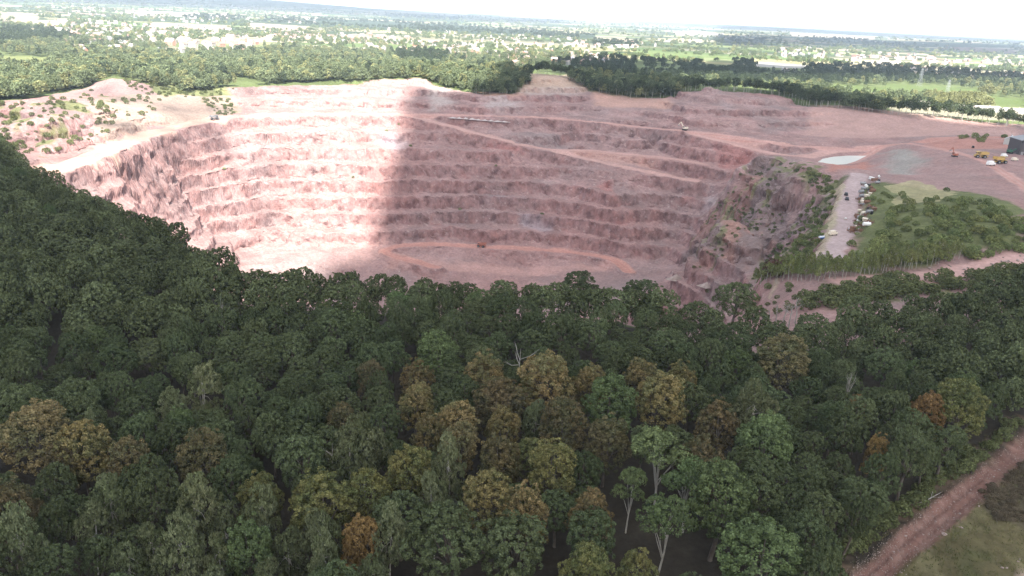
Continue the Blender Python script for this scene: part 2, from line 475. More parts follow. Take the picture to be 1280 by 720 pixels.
POND_PX = [(1020,203.5),(1028,198),(1042,195.5),(1060,194.2),(1085,194.4),(1078,198),(1070,202),(1058,205.5),(1040,207),(1028,206)]
POND_Z = -19.0
pond_xy = [at(x, y, POND_Z) for x, y in POND_PX]
_pm = (R_ := rr[:, None] + 0 * TD) > 600
_pm &= (GX > 200) & (GX < 420) & (R_ < 1000)
_d = near_line(GX[_pm], GY[_pm], pond_xy + pond_xy[:1])[0]
_in = inside(GX[_pm], GY[_pm], pond_xy)
_hh = H[_pm]
_sd = np.where(_in, -_d, _d)
_bank = POND_Z + .5 + np.clip(_sd, 0, 30) * .10
_hh = np.where(_in, POND_Z - np.clip(_d * .3, .3, 2.0), _hh * smooth(3, 26, _sd) + _bank * (1 - smooth(3, 26, _sd)))
H[_pm] = _hh

def hit(px, py): return hit_on(H, px, py)
def ground(x, y): return lookup(H, x, y)
def poly_px(pp): return [hit(x, y) for x, y in pp]
# ------------------------------------------------------------------ ground colours (albedo of soil, rock, grass, crops) and the sheets
def project(x, y, z):
    x, y, z = np.asarray(x, float), np.asarray(y, float), np.asarray(z, float) - CAM_Z
    zc = x * _fwd[0] + y * _fwd[1] + z * _fwd[2]
    xc = x * RIGHT[0] + y * RIGHT[1] + z * RIGHT[2]
    yc = x * UP[0] + y * UP[1] + z * UP[2]
    zc = np.where(zc < 1, 1, zc)
    return 640 + F_PX * xc / zc, 360 - F_PX * yc / zc

RGB = np.zeros((NR, NTH, 3)); ROCK = np.zeros((NR, NTH))
R2 = rr[:, None] + 0 * TD
def lay(mask, col, var=0.0, sc=30.0, seed=70):
    k = mask > 0
    m = mask[k][:, None]
    c = np.array(col)[None, :] * np.ones((m.shape[0], 1))
    if var:
        c = c * (1 + var * fbm(GX[k], GY[k], sc, 4, seed))[:, None]
    RGB[k] = RGB[k] * (1 - m) + c * m
def area(pp, feather=6.0, wob=8.0, sc=25.0, seed=80):
    q = [hit(*p) for p in pp]
    xs, ys = [a[0] for a in q], [a[1] for a in q]
    bx = (GX > min(xs) - wob) & (GX < max(xs) + wob) & (GY > min(ys) - wob) & (GY < max(ys) + wob)
    gx, gy = GX[bx], GY[bx]
    m = np.zeros(GX.shape)
    gx = gx + wob * fbm(gx, gy, sc, 3, seed); gy = gy + wob * fbm(gx, gy, sc, 3, seed + 9)
    mm = inside(gx, gy, q).astype(float)
    if feather > 0:
        k = mm > 0
        mm[k] = smooth(0, feather, near_line(gx[k], gy[k], q + q[:1])[0] * (1 + .6 * fbm(gx[k], gy[k], 10, 3, seed + 4)))
    m[bx] = mm
    return m

# farmland: a patchwork of fields
CW, CH = 330.0, 230.0
wx = GX + 25 * fbm(GX, GY, 400, 2, 31); wy = GY + 25 * fbm(GX, GY, 400, 2, 32)
ci, cj = np.floor(wx / CW), np.floor(wy / CH)
bd = np.full(GX.shape, 1e9); bh = np.zeros(GX.shape)
for di in (-1, 0, 1):
    for dj in (-1, 0, 1):
        i, j = ci + di, cj + dj
        px_, py_ = (i + _hash(i, j, 1)) * CW, (j + _hash(i, j, 2)) * CH
        d = np.abs(wx - px_) * .8 + np.abs(wy - py_)
        m = d < bd
        bd = np.where(m, d, bd); bh = np.where(m, _hash(i, j, 3), bh)
pal = np.array([(.13, .17, .065), (.10, .145, .05), (.27, .24, .15), (.33, .29, .20), (.16, .19, .08), (.23, .17, .13), (.045, .065, .030), (.28, .26, .14), (.05, .07, .035), (.34, .31, .24)])
RGB[:] = pal[np.clip((bh * 10).astype(int), 0, 9)]
woodm = smooth(.05, .2, fbm(GX, GY * 1.5, 1500, 3, 36) - .05)
woodm = np.maximum(woodm, smooth(.25, .35, fbm(GX, GY * 2.2, 500, 3, 37)))
lay(woodm * smooth(2500, 3500, R2), (.042, .062, .030), .3, 200)
lay(smooth(30, 60, hill * (np.abs(TD) < 60)) * smooth(-.35, -.1, fbm(GX, GY * 2, 1800, 3, 38)), (.035, .055, .032), .3, 300)
near = R2 < 2600
lay(smooth(2300, 1900, R2), (.10, .125, .05), .35, 60)
FIELDS = [([(0,69),(62,72),(60,80),(0,83)], (.33,.37,.15)), ([(0,17),(50,20),(46,27),(0,26)], (.55,.46,.32)), ([(18,26),(88,24),(86,33),(0,34)], (.62,.55,.38)),
 ([(185,28),(288,32),(285,41),(200,38)], (.58,.45,.34)), ([(310,28),(388,33),(380,40),(318,37)], (.60,.47,.36)), ([(1030,106),(1112,109),(1105,117),(1040,112)], (.20,.27,.09)),
 ([(1105,104),(1228,112),(1222,118),(1110,112)], (.21,.28,.10)), ([(1225,119),(1285,124),(1285,133),(1240,130)], (.20,.27,.09)), ([(1100,130),(1285,140),(1285,152),(1120,143)], (.50,.47,.33)),
 ([(945,77),(1012,82),(1000,86),(945,83)], (.70,.68,.62)), ([(880,72),(922,75),(915,79),(880,77)], (.36,.42,.2)), ([(1170,55),(1260,60),(1275,67),(1190,63)], (.32,.22,.19)),
 ([(495,14),(590,17),(582,21),(520,20)], (.62,.56,.44)), ([(380,27),(520,32),(510,35),(400,31)], (.6,.52,.4)), ([(760,24),(860,30),(850,34),(770,28)], (.6,.54,.4)),
 ([(840,38),(905,42),(895,47),(845,44)], (.62,.56,.42)), ([(985,40),(1100,46),(1090,51),(990,46)], (.6,.52,.4)), ([(640,52),(690,55),(685,58),(645,56)], (.58,.52,.4)),
 ([(1085,50),(1280,58),(1280,62),(1100,55)], (.6,.54,.43)), ([(720,45),(800,49),(790,53),(725,50)], (.56,.48,.36)), ([(200,58),(330,62),(330,66),(210,64)], (.42,.38,.27)), ([(640,84),(720,86),(715,90),(645,88)], (.2,.26,.1)),
 ([(790,80),(850,82),(848,85),(795,84)], (.25,.33,.13)), ([(150,14),(250,17),(240,21),(160,19)], (.6,.5,.38))]
for pp, c in FIELDS:
    lay(area(pp, 0, 6, 120), tuple(q * .45 for q in c), .12, 40)
WOODS = [([(330,22),(480,26),(640,36),(640,45),(480,38),(330,28)], 0), ([(640,36),(745,44),(740,50),(640,45)], 0), ([(740,48),(800,54),(790,60),(742,57)], 0), ([(905,48),(960,50),(950,57),(905,55)], 0),
 ([(0,36),(60,38),(110,50),(0,58)], 0), ([(480,16),(580,20),(575,25),(485,22)], 0), ([(1010,46),(1130,52),(1280,56),(1280,60),(1130,58),(1010,52)], 0), ([(225,18),(310,22),(300,28),(235,26)], 0)]
for pp, _ in WOODS:
    lay(area(pp, 0, 30, 200), (.035, .052, .030), .3, 120)

# quarry
Q_PX = [(-60,190,-2),(-60,130,2),(20,128,6),(90,108,11),(140,94,19),(175,104,12),(235,118,2),(285,108,5),(340,104,7),(400,101,10),(470,98,12),(522,96,13),(562,105,10),(600,118,4),(640,117,5),(665,97,20),(682,91,25),(702,95,21),(725,105,15),(750,116,7),(790,121,4),(832,122,4),(850,111,16),(880,106,21),(920,109,18),(960,116,14),(1010,130,8),(1100,142,6),(1200,151,4),(1290,156,3),(1400,170,2),(1450,240,4)]
q_poly = [at(*p) for p in Q_PX] + [np.array([e[0], e[1] , 0]) * (1 + 4 / math.hypot(e[0], e[1])) for e in EDGE[::-1]]
jx, jy = 7 * fbm(GX, GY, 22, 3, 90), 7 * fbm(GX, GY, 22, 3, 91)
QM = inside(GX + jx, GY + jy, q_poly).astype(float)
lay(QM, (.305, .197, .182), .10, 40)
warm = fbm(GX, GY, 110, 4, 92)[..., None]
RGB = RGB * (1 - QM[..., None]) + QM[..., None] * (RGB * (1 + np.array([.05, -.05, -.07]) * warm))
gp = fbm(GX, GY, 35, 4, 93)[..., None]
RGB = RGB * (1 - QM[..., None]) + QM[..., None] * RGB * (1 + np.array([-.09, .01, .03]) * np.clip(gp * 2, 0, 1))
ROCK = QM * np.clip(0.55 + tmask, 0, 1)
k = QM > 0
mot = fbm(GX[k], GY[k], 11, 4, 96); mot2 = fbm(GX[k], GY[k], 28, 3, 97)
_gr = np.gradient(H, axis=0) / np.maximum(np.gradient(rr), .1)[:, None]
_gt = np.gradient(H, axis=1) / np.maximum(np.abs(np.gradient(THR)[None, :] * rr[:, None]), .1)
flat = 1 / (1 + 2.5 * (_gr ** 2 + _gt ** 2))
wgt = np.clip(.35 + tmask[k], 0, 1) * flat[k]
RGB[k] *= (1 + wgt[:, None] * (.38 * mot[:, None] + np.array([.05, -.03, -.05]) * mot2[:, None]))
sand = area([(120,122),(200,118),(290,112),(300,140),(200,158),(130,175),(110,150)], 0, 10)
lay(sand * .8, (.33, .255, .205), .12, 20); ROCK *= 1 - .7 * sand
for pp, c, s in [([(588,112),(640,116),(668,108),(660,122),(600,122)], (.44,.27,.21), 1), ([(735,112),(840,122),(850,132),(740,135)], (.45,.28,.225), 2), ([(1010,130),(1280,158),(1280,172),(1000,170)], (.42,.27,.235), 3),
                 ([(720,186),(830,196),(830,212),(700,200)], (.40,.24,.20), 4), ([(480,312),(780,318),(790,340),(480,340)], (.43,.26,.225), 5), ([(1020,205),(1090,196),(1100,214),(1040,222)], (.38,.18,.14), 6),
                 ([(1050,345),(1285,312),(1285,345),(1100,372)], (.40,.25,.22), 7), ([(1150,172),(1285,175),(1285,186),(1160,186)], (.40,.20,.16), 8), ([(655,92),(710,92),(740,116),(640,118)], (.45,.33,.25), 9)]:
    m = area(pp, 12, 7, 20, 100 + s)
    lay(m * .85, c, .12, 15); ROCK *= 1 - .6 * m
for pp, c, s in [([(1096,188),(1138,183),(1168,199),(1164,221),(1101,218)], (.29,.30,.27), 11), ([(1136,184),(1170,192),(1250,226),(1285,250),(1285,262),(1190,238),(1120,224),(1150,210)], (.30,.205,.19), 16), ([(880,210),(955,196),(975,206),(900,262),(870,250)], (.41,.345,.335), 12), ([(595,118),(662,122),(662,140),(600,142)], (.42,.36,.34), 13),
                 ([(640,108),(735,108),(735,122),(650,126)], (.43,.36,.32), 14), ([(525,102),(570,108),(575,140),(530,140)], (.44,.38,.35), 15)]:
    m = area(pp, 16, 9, 24, 100 + s)
    lay(m * .7, c, .12, 15)
for pp, s in [([(600,232),(660,236),(660,250),(590,246)], 1), ([(640,262),(700,266),(700,292),(640,286)], 2), ([(470,160),(510,165),(520,200),(470,200)], 3)]:
    lay(area(pp, 14, 9, 24, 120 + s) * .6, (.33, .30, .32), .15, 12)
for pp, s in [([(744,228),(772,228),(772,244),(744,244)], 1), ([(755,272),(788,274),(786,286),(752,284)], 2), ([(850,240),(878,246),(868,258),(846,256)], 3), ([(790,302),(806,304),(804,318),(786,314)], 4), ([(880,176),(950,182),(950,198),(890,192)], 5), ([(560,268),(620,272),(618,280),(560,276)], 6), ([(585,170),(660,184),(650,198),(560,182)], 7)]:
    lay(area(pp, 9, 6, 14, 130 + s) * .7, (.36, .17, .15), .2, 8)
sp = area([(925,203),(955,194),(985,204),(1000,226),(1035,243),(1010,262),(985,300),(955,330),(930,347),(880,352),(845,345),(852,300),(890,262),(925,232)], 10, 8, 20, 171)
lay(sp * .9, (.215, .162, .152), .3, 9)
lay(sp * smooth(.05, .4, fbm(GX, GY, 24, 3, 172)) * .8, (.30, .17, .14), .2, 9)
lay(area([(893,272),(915,273),(925,335),(895,330)], 4, 4, 12, 173) * .8, (.33, .19, .15), .2, 6)
ROCK = np.maximum(ROCK, sp * .9)
# grass over the quarry ground
def grassy(pp, amount, col=(.15,.165,.065), sc=14, seed=140, wob=10):
    m = area(pp, 6, wob, 24, seed)
    k = m > 0
    m[k] *= smooth(-amount, .25 - amount, fbm(GX[k], GY[k], sc, 4, seed + 3))
    lay(m, col, .35, 9, seed + 5)
    return m
GM = np.zeros(GX.shape)
GM = np.maximum(GM, grassy([(-40,135),(60,128),(110,118),(160,118),(150,140),(100,165),(60,200),(-40,190)], -.05, (.16,.165,.08), 16, 141))
GM = np.maximum(GM, grassy([(150,96),(260,112),(300,104),(290,120),(200,122)], .5, (.17,.185,.085), 18, 142))
GM = np.maximum(GM, grassy([(250,122),(290,120),(300,142),(268,142)], -.05, (.18,.18,.09), 10, 143))
GM = np.maximum(GM, grassy([(1078,228),(1110,226),(1190,236),(1290,262),(1290,312),(1200,330),(1100,345),(1040,340),(1060,300)], 1, (.13,.145,.062), 14, 144))
lay(area([(1105,232),(1140,226),(1190,236),(1180,250),(1120,256)], 0, 8, 16, 145) * .85, (.33,.30,.17), .25, 8)
GM = np.maximum(GM, grassy([(1000,200),(1060,222),(1056,250),(1035,325),(1000,350),(930,360),(950,330),(990,290),(1010,240),(960,215)], .12, (.16,.16,.08), 9, 146))
lay(area([(1048,232),(1058,232),(1042,322),(1020,325)], 0, 3, 8, 147) * .8, (.40,.34,.24), .2, 6)
GM = np.maximum(GM, grassy([(930,200),(985,200),(960,260),(900,330),(860,345),(870,290)], -.12, (.19,.18,.10), 8, 148))
GM = np.maximum(GM, grassy([(880,352),(1000,340),(1060,352),(1060,400),(880,400)], .25, (.15,.15,.07), 10, 149))
lay(grassy([(905,345),(975,348),(970,395),(900,385)], .0, (.42,.34,.25), 7, 151), (.42,.34,.25))
GM = np.maximum(GM, grassy([(1030,330),(1130,348),(1220,345),(1285,335),(1285,360),(1030,400)], -.05, (.15,.15,.07), 8, 152))
ROCK *= 1 - .8 * GM
# wood floor and the grass by the dirt track
FLOOR = (R2 < 900) * inside(GX, GY, [np.array([e[0], e[1]]) * 1.005 for e in EDGE] + [np.array([500, 250]), np.array([500, -200]), np.array([-700, -200])])
lay(FLOOR.astype(float), (.045, .038, .028), .3, 6)
ROCK *= 1 - FLOOR
tr = ROAD_XYZ["dirt"]
a0, a1 = tr[0], tr[-1]
side = (GX - a0[0]) * (a1[1] - a0[1]) - (GY - a0[1]) * (a1[0] - a0[0])       # >0 on the far right of the track
FIELD = (side > 0) * (R2 < 420) * (GX > 0)
lay(FIELD.astype(float), (.098, .084, .042), .35, 3)
lay(FIELD * smooth(.0, .4, fbm(GX, GY, 5, 4, 160)), (.135, .120, .062), .3, 1.6)
lay(FIELD * smooth(.1, .5, fbm(GX, GY, 9, 4, 161)), (.070, .070, .031), .3, 1.6)
lay(area([(1222,612),(1300,570),(1310,668),(1240,650)], 0, 4, 6, 162) * .7, (.085, .070, .045), .4, 2)
tv = near_line(GX, GY, tr)[0]
lay((tv < 8.5) * (R2 < 420) * (tv > 3) * (FIELD <= 0) * smooth(-.4, .3, fbm(GX, GY, 4, 3, 163)), (.14, .10, .07), .3, 2)
for k, (pp, w, c) in ROADS.items():
    lay(ROADM[k], c, .10, 7)
    ROCK *= 1 - ROADM[k]
d_, _z = near_line(GX, GY, tr)
lay(ROADM["dirt"] * smooth(0, .35, fbm(GX, GY, 2.2, 3, 165)) * .6, (.27, .17, .14), .3, 1.2)
lay(ROADM["dirt"] * np.exp(-((d_ - 1.0) / .4) ** 2) * .5, (.14, .085, .07), .3, 1.2)
for k in ("bottom", "upper", "loop", "yard"):
    dd, _z = near_line(GX, GY, ROAD_XYZ[k]) if k != "x" else (0, 0)
    lay(ROADM[k] * np.exp(-((dd - 2.2) / 1.0) ** 2) * .45, (.36, .15, .12), .1, 5)

RGB = np.clip(RGB, .01, .85)

def ground_mat(name, rock):
    t = NT(name)
    al = t.attr("albedo").outputs["Color"]
    n1 = t.noise(.42, 9, rough=.75); n2 = t.noise(.05, 6)
    c = t.mix(1.0, al, t.ramp(n1, [(.28, .66), (.72, 1.28)]), 'MULTIPLY')
    c = t.mix(1.0, c, t.ramp(n2, [(.3, .90), (.7, 1.10)]), 'MULTIPLY')
    if rock:
        geo = t.node("ShaderNodeNewGeometry")
        sep = t.node("ShaderNodeSeparateXYZ"); t.l.new(geo.outputs["True Normal"], sep.inputs[0])
        steep = t.ramp(sep.outputs[2], [(.45, .9), (.84, 0.0)])
        steep = t.math('MULTIPLY', steep, t.attr("rock").outputs["Fac"])
        st = t.noise(.17, 8, stretch=(1, 1, .62), rough=.72)
        st2 = t.noise(.075, 5)
        fc = t.ramp(st, [(.30, (.34, .30, .31)), (.42, (.66, .62, .64)), (.54, (.86, .84, .86)), (.70, (1.18, 1.22, 1.22))])
        fc2 = t.mix(1.0, t.mix(1.0, al, fc, 'MULTIPLY'), t.ramp(st2, [(.35, (1.05, .92, .90)), (.62, (.98, 1.0, 1.02))]), 'MULTIPLY')
        fc2 = t.mix(1.0, fc2, t.ramp(t.noise(.11, 5, rough=.6), [(.36, (.52, .48, .50)), (.50, (1.0, 1.0, 1.0)), (.66, (1.15, 1.14, 1.13))]), 'MULTIPLY')  # dark crevices: their shade is painted into the steep rock colour
        c = t.mix(steep, c, fc2)
        stones = t.noise(.30, 6, rough=.75)
        c = t.mix(t.math('MULTIPLY', t.attr("rock").outputs["Fac"], t.ramp(stones, [(.58, 0.0), (.68, .5)])), c, (.52, .44, .42))
        c = t.mix(t.math('MULTIPLY', t.attr("rock").outputs["Fac"], t.ramp(stones, [(.30, .6), (.41, 0.0)])), c, (.17, .12, .115))
        t.bump(t.noise(.28, 8, stretch=(1, 1, .6), rough=.72), 2.0, .9)
    else:
        t.bump(t.noise(1.5, 6, rough=.7), .25, .7)
    t.color(c)
    t.b.inputs["Roughness"].default_value = .95
    t.b.inputs["Specular IOR Level"].default_value = .1
    return t.m
M_rock, M_soil = ground_mat("quarry_rock", True), ground_mat("soil_and_grass", False)

# break the faces: push the steep ground in and out along its own slope with noise in three dimensions
GR = np.gradient(H, axis=0) / np.maximum(np.gradient(rr), .1)[:, None]
dth = np.gradient(THR)[None, :] * rr[:, None]
GT = np.gradient(H, axis=1) / np.maximum(np.abs(dth), .1)
SL = np.hypot(GR, GT)
st_ = np.where((R2 > 380) & (R2 < 1250) & (np.abs(TD) < 37) & (QM > 0) & (SL > .35), smooth(.35, 1.1, SL), 0)
for _m in ROADM.values(): st_ = st_ * (1 - _m)
k = st_ > .02
nx_, ny_, nz_ = GX[k], GY[k], H[k]
spk = 1 + 1.7 * sp[k] + 1.3 * smooth(-11, -15, np.broadcast_to(TD, GX.shape)[k])
n3 = spk * 1.9 * fbm3(nx_ * .8, ny_ * .8, nz_ * 1.7, 13, 4, 601) + 1.5 * (np.abs(fbm3(nx_, ny_, nz_ * .8, 8, 3, 611)) - .3)
ux_ = (GR[k] * np.sin(THR)[None, :].repeat(NR, 0)[k] + GT[k] * np.cos(THR)[None, :].repeat(NR, 0)[k]) / SL[k]
uy_ = (GR[k] * np.cos(THR)[None, :].repeat(NR, 0)[k] - GT[k] * np.sin(THR)[None, :].repeat(NR, 0)[k]) / SL[k]
DX, DY, DZ = np.zeros(GX.shape), np.zeros(GX.shape), np.zeros(GX.shape)
DX[k], DY[k] = ux_ * n3 * st_[k], uy_ * n3 * st_[k]
DZ[k] = .9 * st_[k] * fbm3(nx_ + 50, ny_, nz_, 6, 3, 621)
ROCK = np.maximum(ROCK, np.where((QM > 0) & (SL > .8), .85, 0))

zone = np.zeros((NR, NTH), int)                       # 0 farmland
zone[QM > .5] = 1
zone[FLOOR > 0] = 2
zone[FIELD > 0] = 3
for k in ROADS:
    zone[ROADM[k] > .5] = {"lane": 5, "dirt": 6, "corner": 6}.get(k, 4)
zone[(R2 > 8000) & (HF > 40)] = 7
ii, jj = np.meshgrid(np.arange(NR - 1), np.arange(NTH), indexing='ij')
jn = (jj + 1) % NTH
quad = np.stack([ii * NTH + jj, ii * NTH + jn, (ii + 1) * NTH + jn, (ii + 1) * NTH + jj], -1)
zq = zone[:-1, :]
V = np.stack([GX + DX, GY + DY, H + DZ], -1).reshape(-1, 3)
C4 = np.concatenate([RGB, np.ones((NR, NTH, 1))], -1).reshape(-1, 4)
RK = np.clip(ROCK, 0, 1).ravel()
def sheet(name, q, mat, label=None):
    used = np.unique(q)
    remap = np.zeros(len(V), np.int32); remap[used] = np.arange(len(used))
    me = np_mesh(name, V[used], remap[q], mat, [("albedo", 'FLOAT_COLOR', 'POINT', C4[used]), ("rock", 'FLOAT', 'POINT', RK[used])])
    o = link(name, me)
    o["kind"] = "structure"
    return o
LAB = {0: ("farmland", M_soil), 1: ("quarry_ground", M_rock), 2: ("forest_floor", M_soil), 3: ("grass_field", M_soil), 4: ("haul_road", M_soil), 5: ("gravel_lane", M_soil), 6: ("dirt_track", M_soil), 7: ("hills", M_soil)}
for zid, (nm, mt) in LAB.items():
    q = quad[zq == zid]
    if len(q): sheet(nm, q[:, ::-1], mt)
# ------------------------------------------------------------------ clouds out of view, outlined by the shade they cast, and the haze
t = NT("cloud_white")
t.color((.9, .9, .9)); t.b.inputs["Roughness"].default_value = 1.0
t.bump(t.noise(.01, 6), 40, .5)
M_cloud = t.m
CLOUD_Z = 2600.0
def cloud(poly, step, thick, wob, seed, holes=None):
    """flat bottomed heap cloud standing over a ground outline, shifted towards the sun"""
    q = np.array([p + SUN_DIR * (CLOUD_Z - p[2]) / SUN_DIR[2] for p in poly])
    x0, x1, y0, y1 = q[:, 0].min() - wob, q[:, 0].max() + wob, q[:, 1].min() - wob, q[:, 1].max() + wob
    nx, ny = int((x1 - x0) / step) + 2, int((y1 - y0) / step) + 2
    X, Y = np.meshgrid(np.linspace(x0, x1, nx), np.linspace(y0, y1, ny), indexing='ij')
    wx_, wy_ = X + wob * fbm(X, Y, wob * 5, 4, seed), Y + wob * fbm(X, Y, wob * 5, 4, seed + 5)
    m = inside(wx_, wy_, q)
    if holes is not None:
        m &= vnoise(X / 12, Y / 12, seed + 3) + .45 * vnoise(X / 6, Y / 6, seed + 4) > holes + .12 * vnoise(X / 140, Y / 140, seed + 6)
    d = np.full(X.shape, 1e9)
    for a, b in zip(q, np.roll(q, -1, 0)):
        d = np.minimum(d, near_line(wx_, wy_, [a, b])[0])
    d = np.where(m, d, 0)
    lump = 1 + .5 * fbm(X, Y, thick * 1.2, 4, seed + 11)
    top = CLOUD_Z + thick * (1 - np.exp(-d / (thick * .8))) * lump + .3
    bot = CLOUD_Z - .12 * thick * (1 - np.exp(-d / (thick * .5))) * lump - .3
    cell = m[:-1, :-1] & m[1:, :-1] & m[1:, 1:] & m[:-1, 1:]
    I, J = np.where(cell)
    N = nx * ny
    idq = np.stack([I * ny + J, (I + 1) * ny + J, (I + 1) * ny + J + 1, I * ny + J + 1], 1)
    qs = [idq, idq[:, ::-1] + N]
    cellp = np.pad(cell, 1)
    for (di, dj, e0, e1) in ((-1, 0, 3, 0), (1, 0, 1, 2), (0, -1, 0, 1), (0, 1, 2, 3)):
        nb = cellp[1 + di:1 + di + cell.shape[0], 1 + dj:1 + dj + cell.shape[1]]
        bI, bJ = np.where(cell & ~nb)
        c4 = np.stack([bI * ny + bJ, (bI + 1) * ny + bJ, (bI + 1) * ny + bJ + 1, bI * ny + bJ + 1], 1)
        qs.append(np.stack([c4[:, e1], c4[:, e0], c4[:, e0] + N, c4[:, e1] + N], 1))
    Vc = np.concatenate([np.stack([X, Y, top], -1).reshape(-1, 3), np.stack([X, Y, bot], -1).reshape(-1, 3)])
    Qc = np.concatenate(qs)
    used = np.unique(Qc); rm = np.zeros(len(Vc), np.int32); rm[used] = np.arange(len(used))
    o = link("cloud", np_mesh("cloud", Vc[used], rm[Qc], M_cloud, smooth_shade=True))
    o["kind"] = "structure"
edge_sh = [np.array([e[0], e[1], 15]) * k for e, k in zip(EDGE[:9], (1.14, 1.13, 1.12, 1.11, 1.10, 1.10, 1.12, 1.2, 1.3))]
S1 = edge_sh + [hit(400, 335), hit(450, 332), hit(464, 300), hit(474, 250), hit(484, 200), hit(497, 160), hit(510, 130), at(524, 100, 12), at(565, 108, 9), at(605, 116, 5), at(618, 92, 10), at(660, 82, 15), at(720, 86, 15), at(860, 96, 15), at(1000, 112, 15), at(1100, 130, 12), at(1180, 142, 12), at(1300, 152, 12), np.array([1500, 1100, 0]), np.array([1500, -900, 0]), np.array([-1300, -900, 0]), np.array([-1300, 500, 0])]
cloud(S1, 9.0, 170, 24, 300)
S5 = [np.array([e[0], e[1], 15]) * 1.04 for e in EDGE[1:9]] + [hit(310, 335), hit(346, 300), hit(352, 250), hit(362, 200), hit(378, 150), hit(396, 118), at(402, 102, 9), at(300, 104, 6), at(235, 116, 2), at(140, 92, 19), at(0, 124, 6), at(-90, 126, 2)]
cloud(S5, 5.0, 25, 20, 350, holes=.90)  # thin cloud added out of view, pierced so it only dims the sun
S2 = [hit(*p) for p in [(690,78),(760,74),(860,81),(900,75),(990,83),(1090,83),(1300,97),(1300,104),(1110,101),(1000,102),(880,99),(760,97),(690,91)]]
cloud(S2, 25.0, 160, 45, 310)
S3 = [hit(*p) for p in [(880,44),(960,44),(1100,50),(1280,57),(1320,70),(1180,66),(1080,60),(960,61),(890,56)]]
cloud(S3, 60.0, 160, 90, 320)

pol = lambda r, a: np.array([r * math.sin(RAD(a)), r * math.cos(RAD(a)), 60.0])
cloud([pol(8200, a) for a in range(-44, 3, 4)] + [pol(r, 4) for r in (9500, 11000)] + [pol(15500, a) for a in range(4, -45, -4)], 160.0, 250, 420, 330)  # cloud added out of view to darken the hills
cloud([pol(14500, a) for a in range(6, 45, 4)] + [pol(21000, a) for a in range(44, 5, -4)], 200.0, 250, 600, 340)
hz = NT("haze_air")
for nd in list(hz.n):
    if nd != hz.out: hz.n.remove(nd)
pv = hz.node("ShaderNodeVolumePrincipled")
pv.inputs["Color"].default_value = (.70, .85, 1.0, 1)
pv.inputs["Density"].default_value = 6.5e-5
pv.inputs["Anisotropy"].default_value = 0.0
hz.l.new(pv.outputs[0], hz.out.inputs["Volume"])
zlo, zhi = float(H.min()) - 1.5, max(float(H.max()), CAM_Z) + 6
W_ = 36500.0
hv = np.array([(x, y, z) for z in (zlo, zhi) for x, y in ((-W_, -W_), (W_, -W_), (W_, W_), (-W_, W_))])
hq = np.array([(3, 2, 1, 0), (4, 5, 6, 7), (0, 1, 5, 4), (1, 2, 6, 5), (2, 3, 7, 6), (3, 0, 4, 7)])
haze = link("haze", np_mesh("haze", hv, hq, hz.m))
haze["kind"] = "stuff"; haze["label"] = "pale blue haze in the air over the far plain"
# ------------------------------------------------------------------ trees: leaf-sized faces on clumps on lobes, tapered trunks with limbs
def leaf_mat(name, c0, c1, trans=.12, c2=None):
    t = NT(name)
    oi = t.node("ShaderNodeObjectInfo")
    tint = t.attr("tint").outputs["Fac"]
    c = t.mix(oi.outputs["Random"], c0, c1)
    if c2 is not None:                     # part of each crown still in another colour
        loc = t.node('ShaderNodeVectorMath', operation='ADD'); t.l.new(t.node('ShaderNodeTexCoord').outputs['Object'], loc.inputs[0]); t.l.new(oi.outputs['Location'], loc.inputs[1])
        c = t.mix(t.ramp(t.noise(.22, 2, loc.outputs[0]), [(.42, 0.0), (.62, .8)]), c, c2)
    hsv = t.node("ShaderNodeHueSaturation")
    t.l.new(c, hsv.inputs["Color"]); t.l.new(t.math('MULTIPLY', tint, t.math('ADD', .80, t.math('MULTIPLY', t.math('FRACT', t.math('MULTIPLY', oi.outputs['Random'], 7.77)), .45))), hsv.inputs["Value"])
    hue = t.math('ADD', .488, t.math('MULTIPLY', t.math('FRACT', t.math('MULTIPLY', oi.outputs["Random"], 17.31)), .024))
    t.l.new(hue, hsv.inputs["Hue"])
    dif = t.node("ShaderNodeBsdfDiffuse"); tr = t.node("ShaderNodeBsdfTranslucent"); mx = t.node("ShaderNodeMixShader")
    t.l.new(hsv.outputs[0], dif.inputs[0]); t.l.new(hsv.outputs[0], tr.inputs[0])
    mx.inputs[0].default_value = trans
    t.l.new(dif.outputs[0], mx.inputs[1]); t.l.new(tr.outputs[0], mx.inputs[2])
    t.l.new(mx.outputs[0], t.out.inputs[0])
    return t.m
def bark_mat(name, c, c2):
    t = NT(name)
    t.color(t.mix(t.ramp(t.noise(1.2, 6, stretch=(1, 1, .3)), [(.4, 0.0), (.62, 1.0)]), c, c2))
    return t.m
L_oak = leaf_mat("oak_leaf", (.072, .092, .046), (.100, .122, .061), c2=(.070, .084, .040))
L_birch = leaf_mat("birch_leaf", (.115, .135, .076), (.150, .162, .086), c2=(.095, .115, .055))
L_gold = leaf_mat("autumn_leaf", (.165, .132, .062), (.195, .150, .068), c2=(.110, .115, .055))
L_olive = leaf_mat("olive_leaf", (.130, .130, .052), (.158, .145, .056), c2=(.090, .110, .048))
L_brown = leaf_mat("russet_leaf", (.130, .110, .060), (.155, .124, .062), c2=(.085, .092, .048))
L_orange = leaf_mat("orange_leaf", (.175, .118, .050), (.185, .128, .055))
L_ash = leaf_mat("ash_leaf", (.095, .130, .056), (.122, .152, .066), c2=(.080, .105, .050))
L_pine = leaf_mat("pine_needle", (.055, .072, .042), (.070, .086, .046))
L_young = leaf_mat("young_birch_leaf", (.15, .175, .068), (.18, .195, .075))
L_red = leaf_mat("red_shrub_leaf", (.10, .060, .050), (.12, .07, .055))
B_dark = bark_mat("dark_bark", (.075, .060, .048), (.14, .12, .10))
B_pale = bark_mat("pale_bark", (.42, .40, .36), (.25, .23, .20))
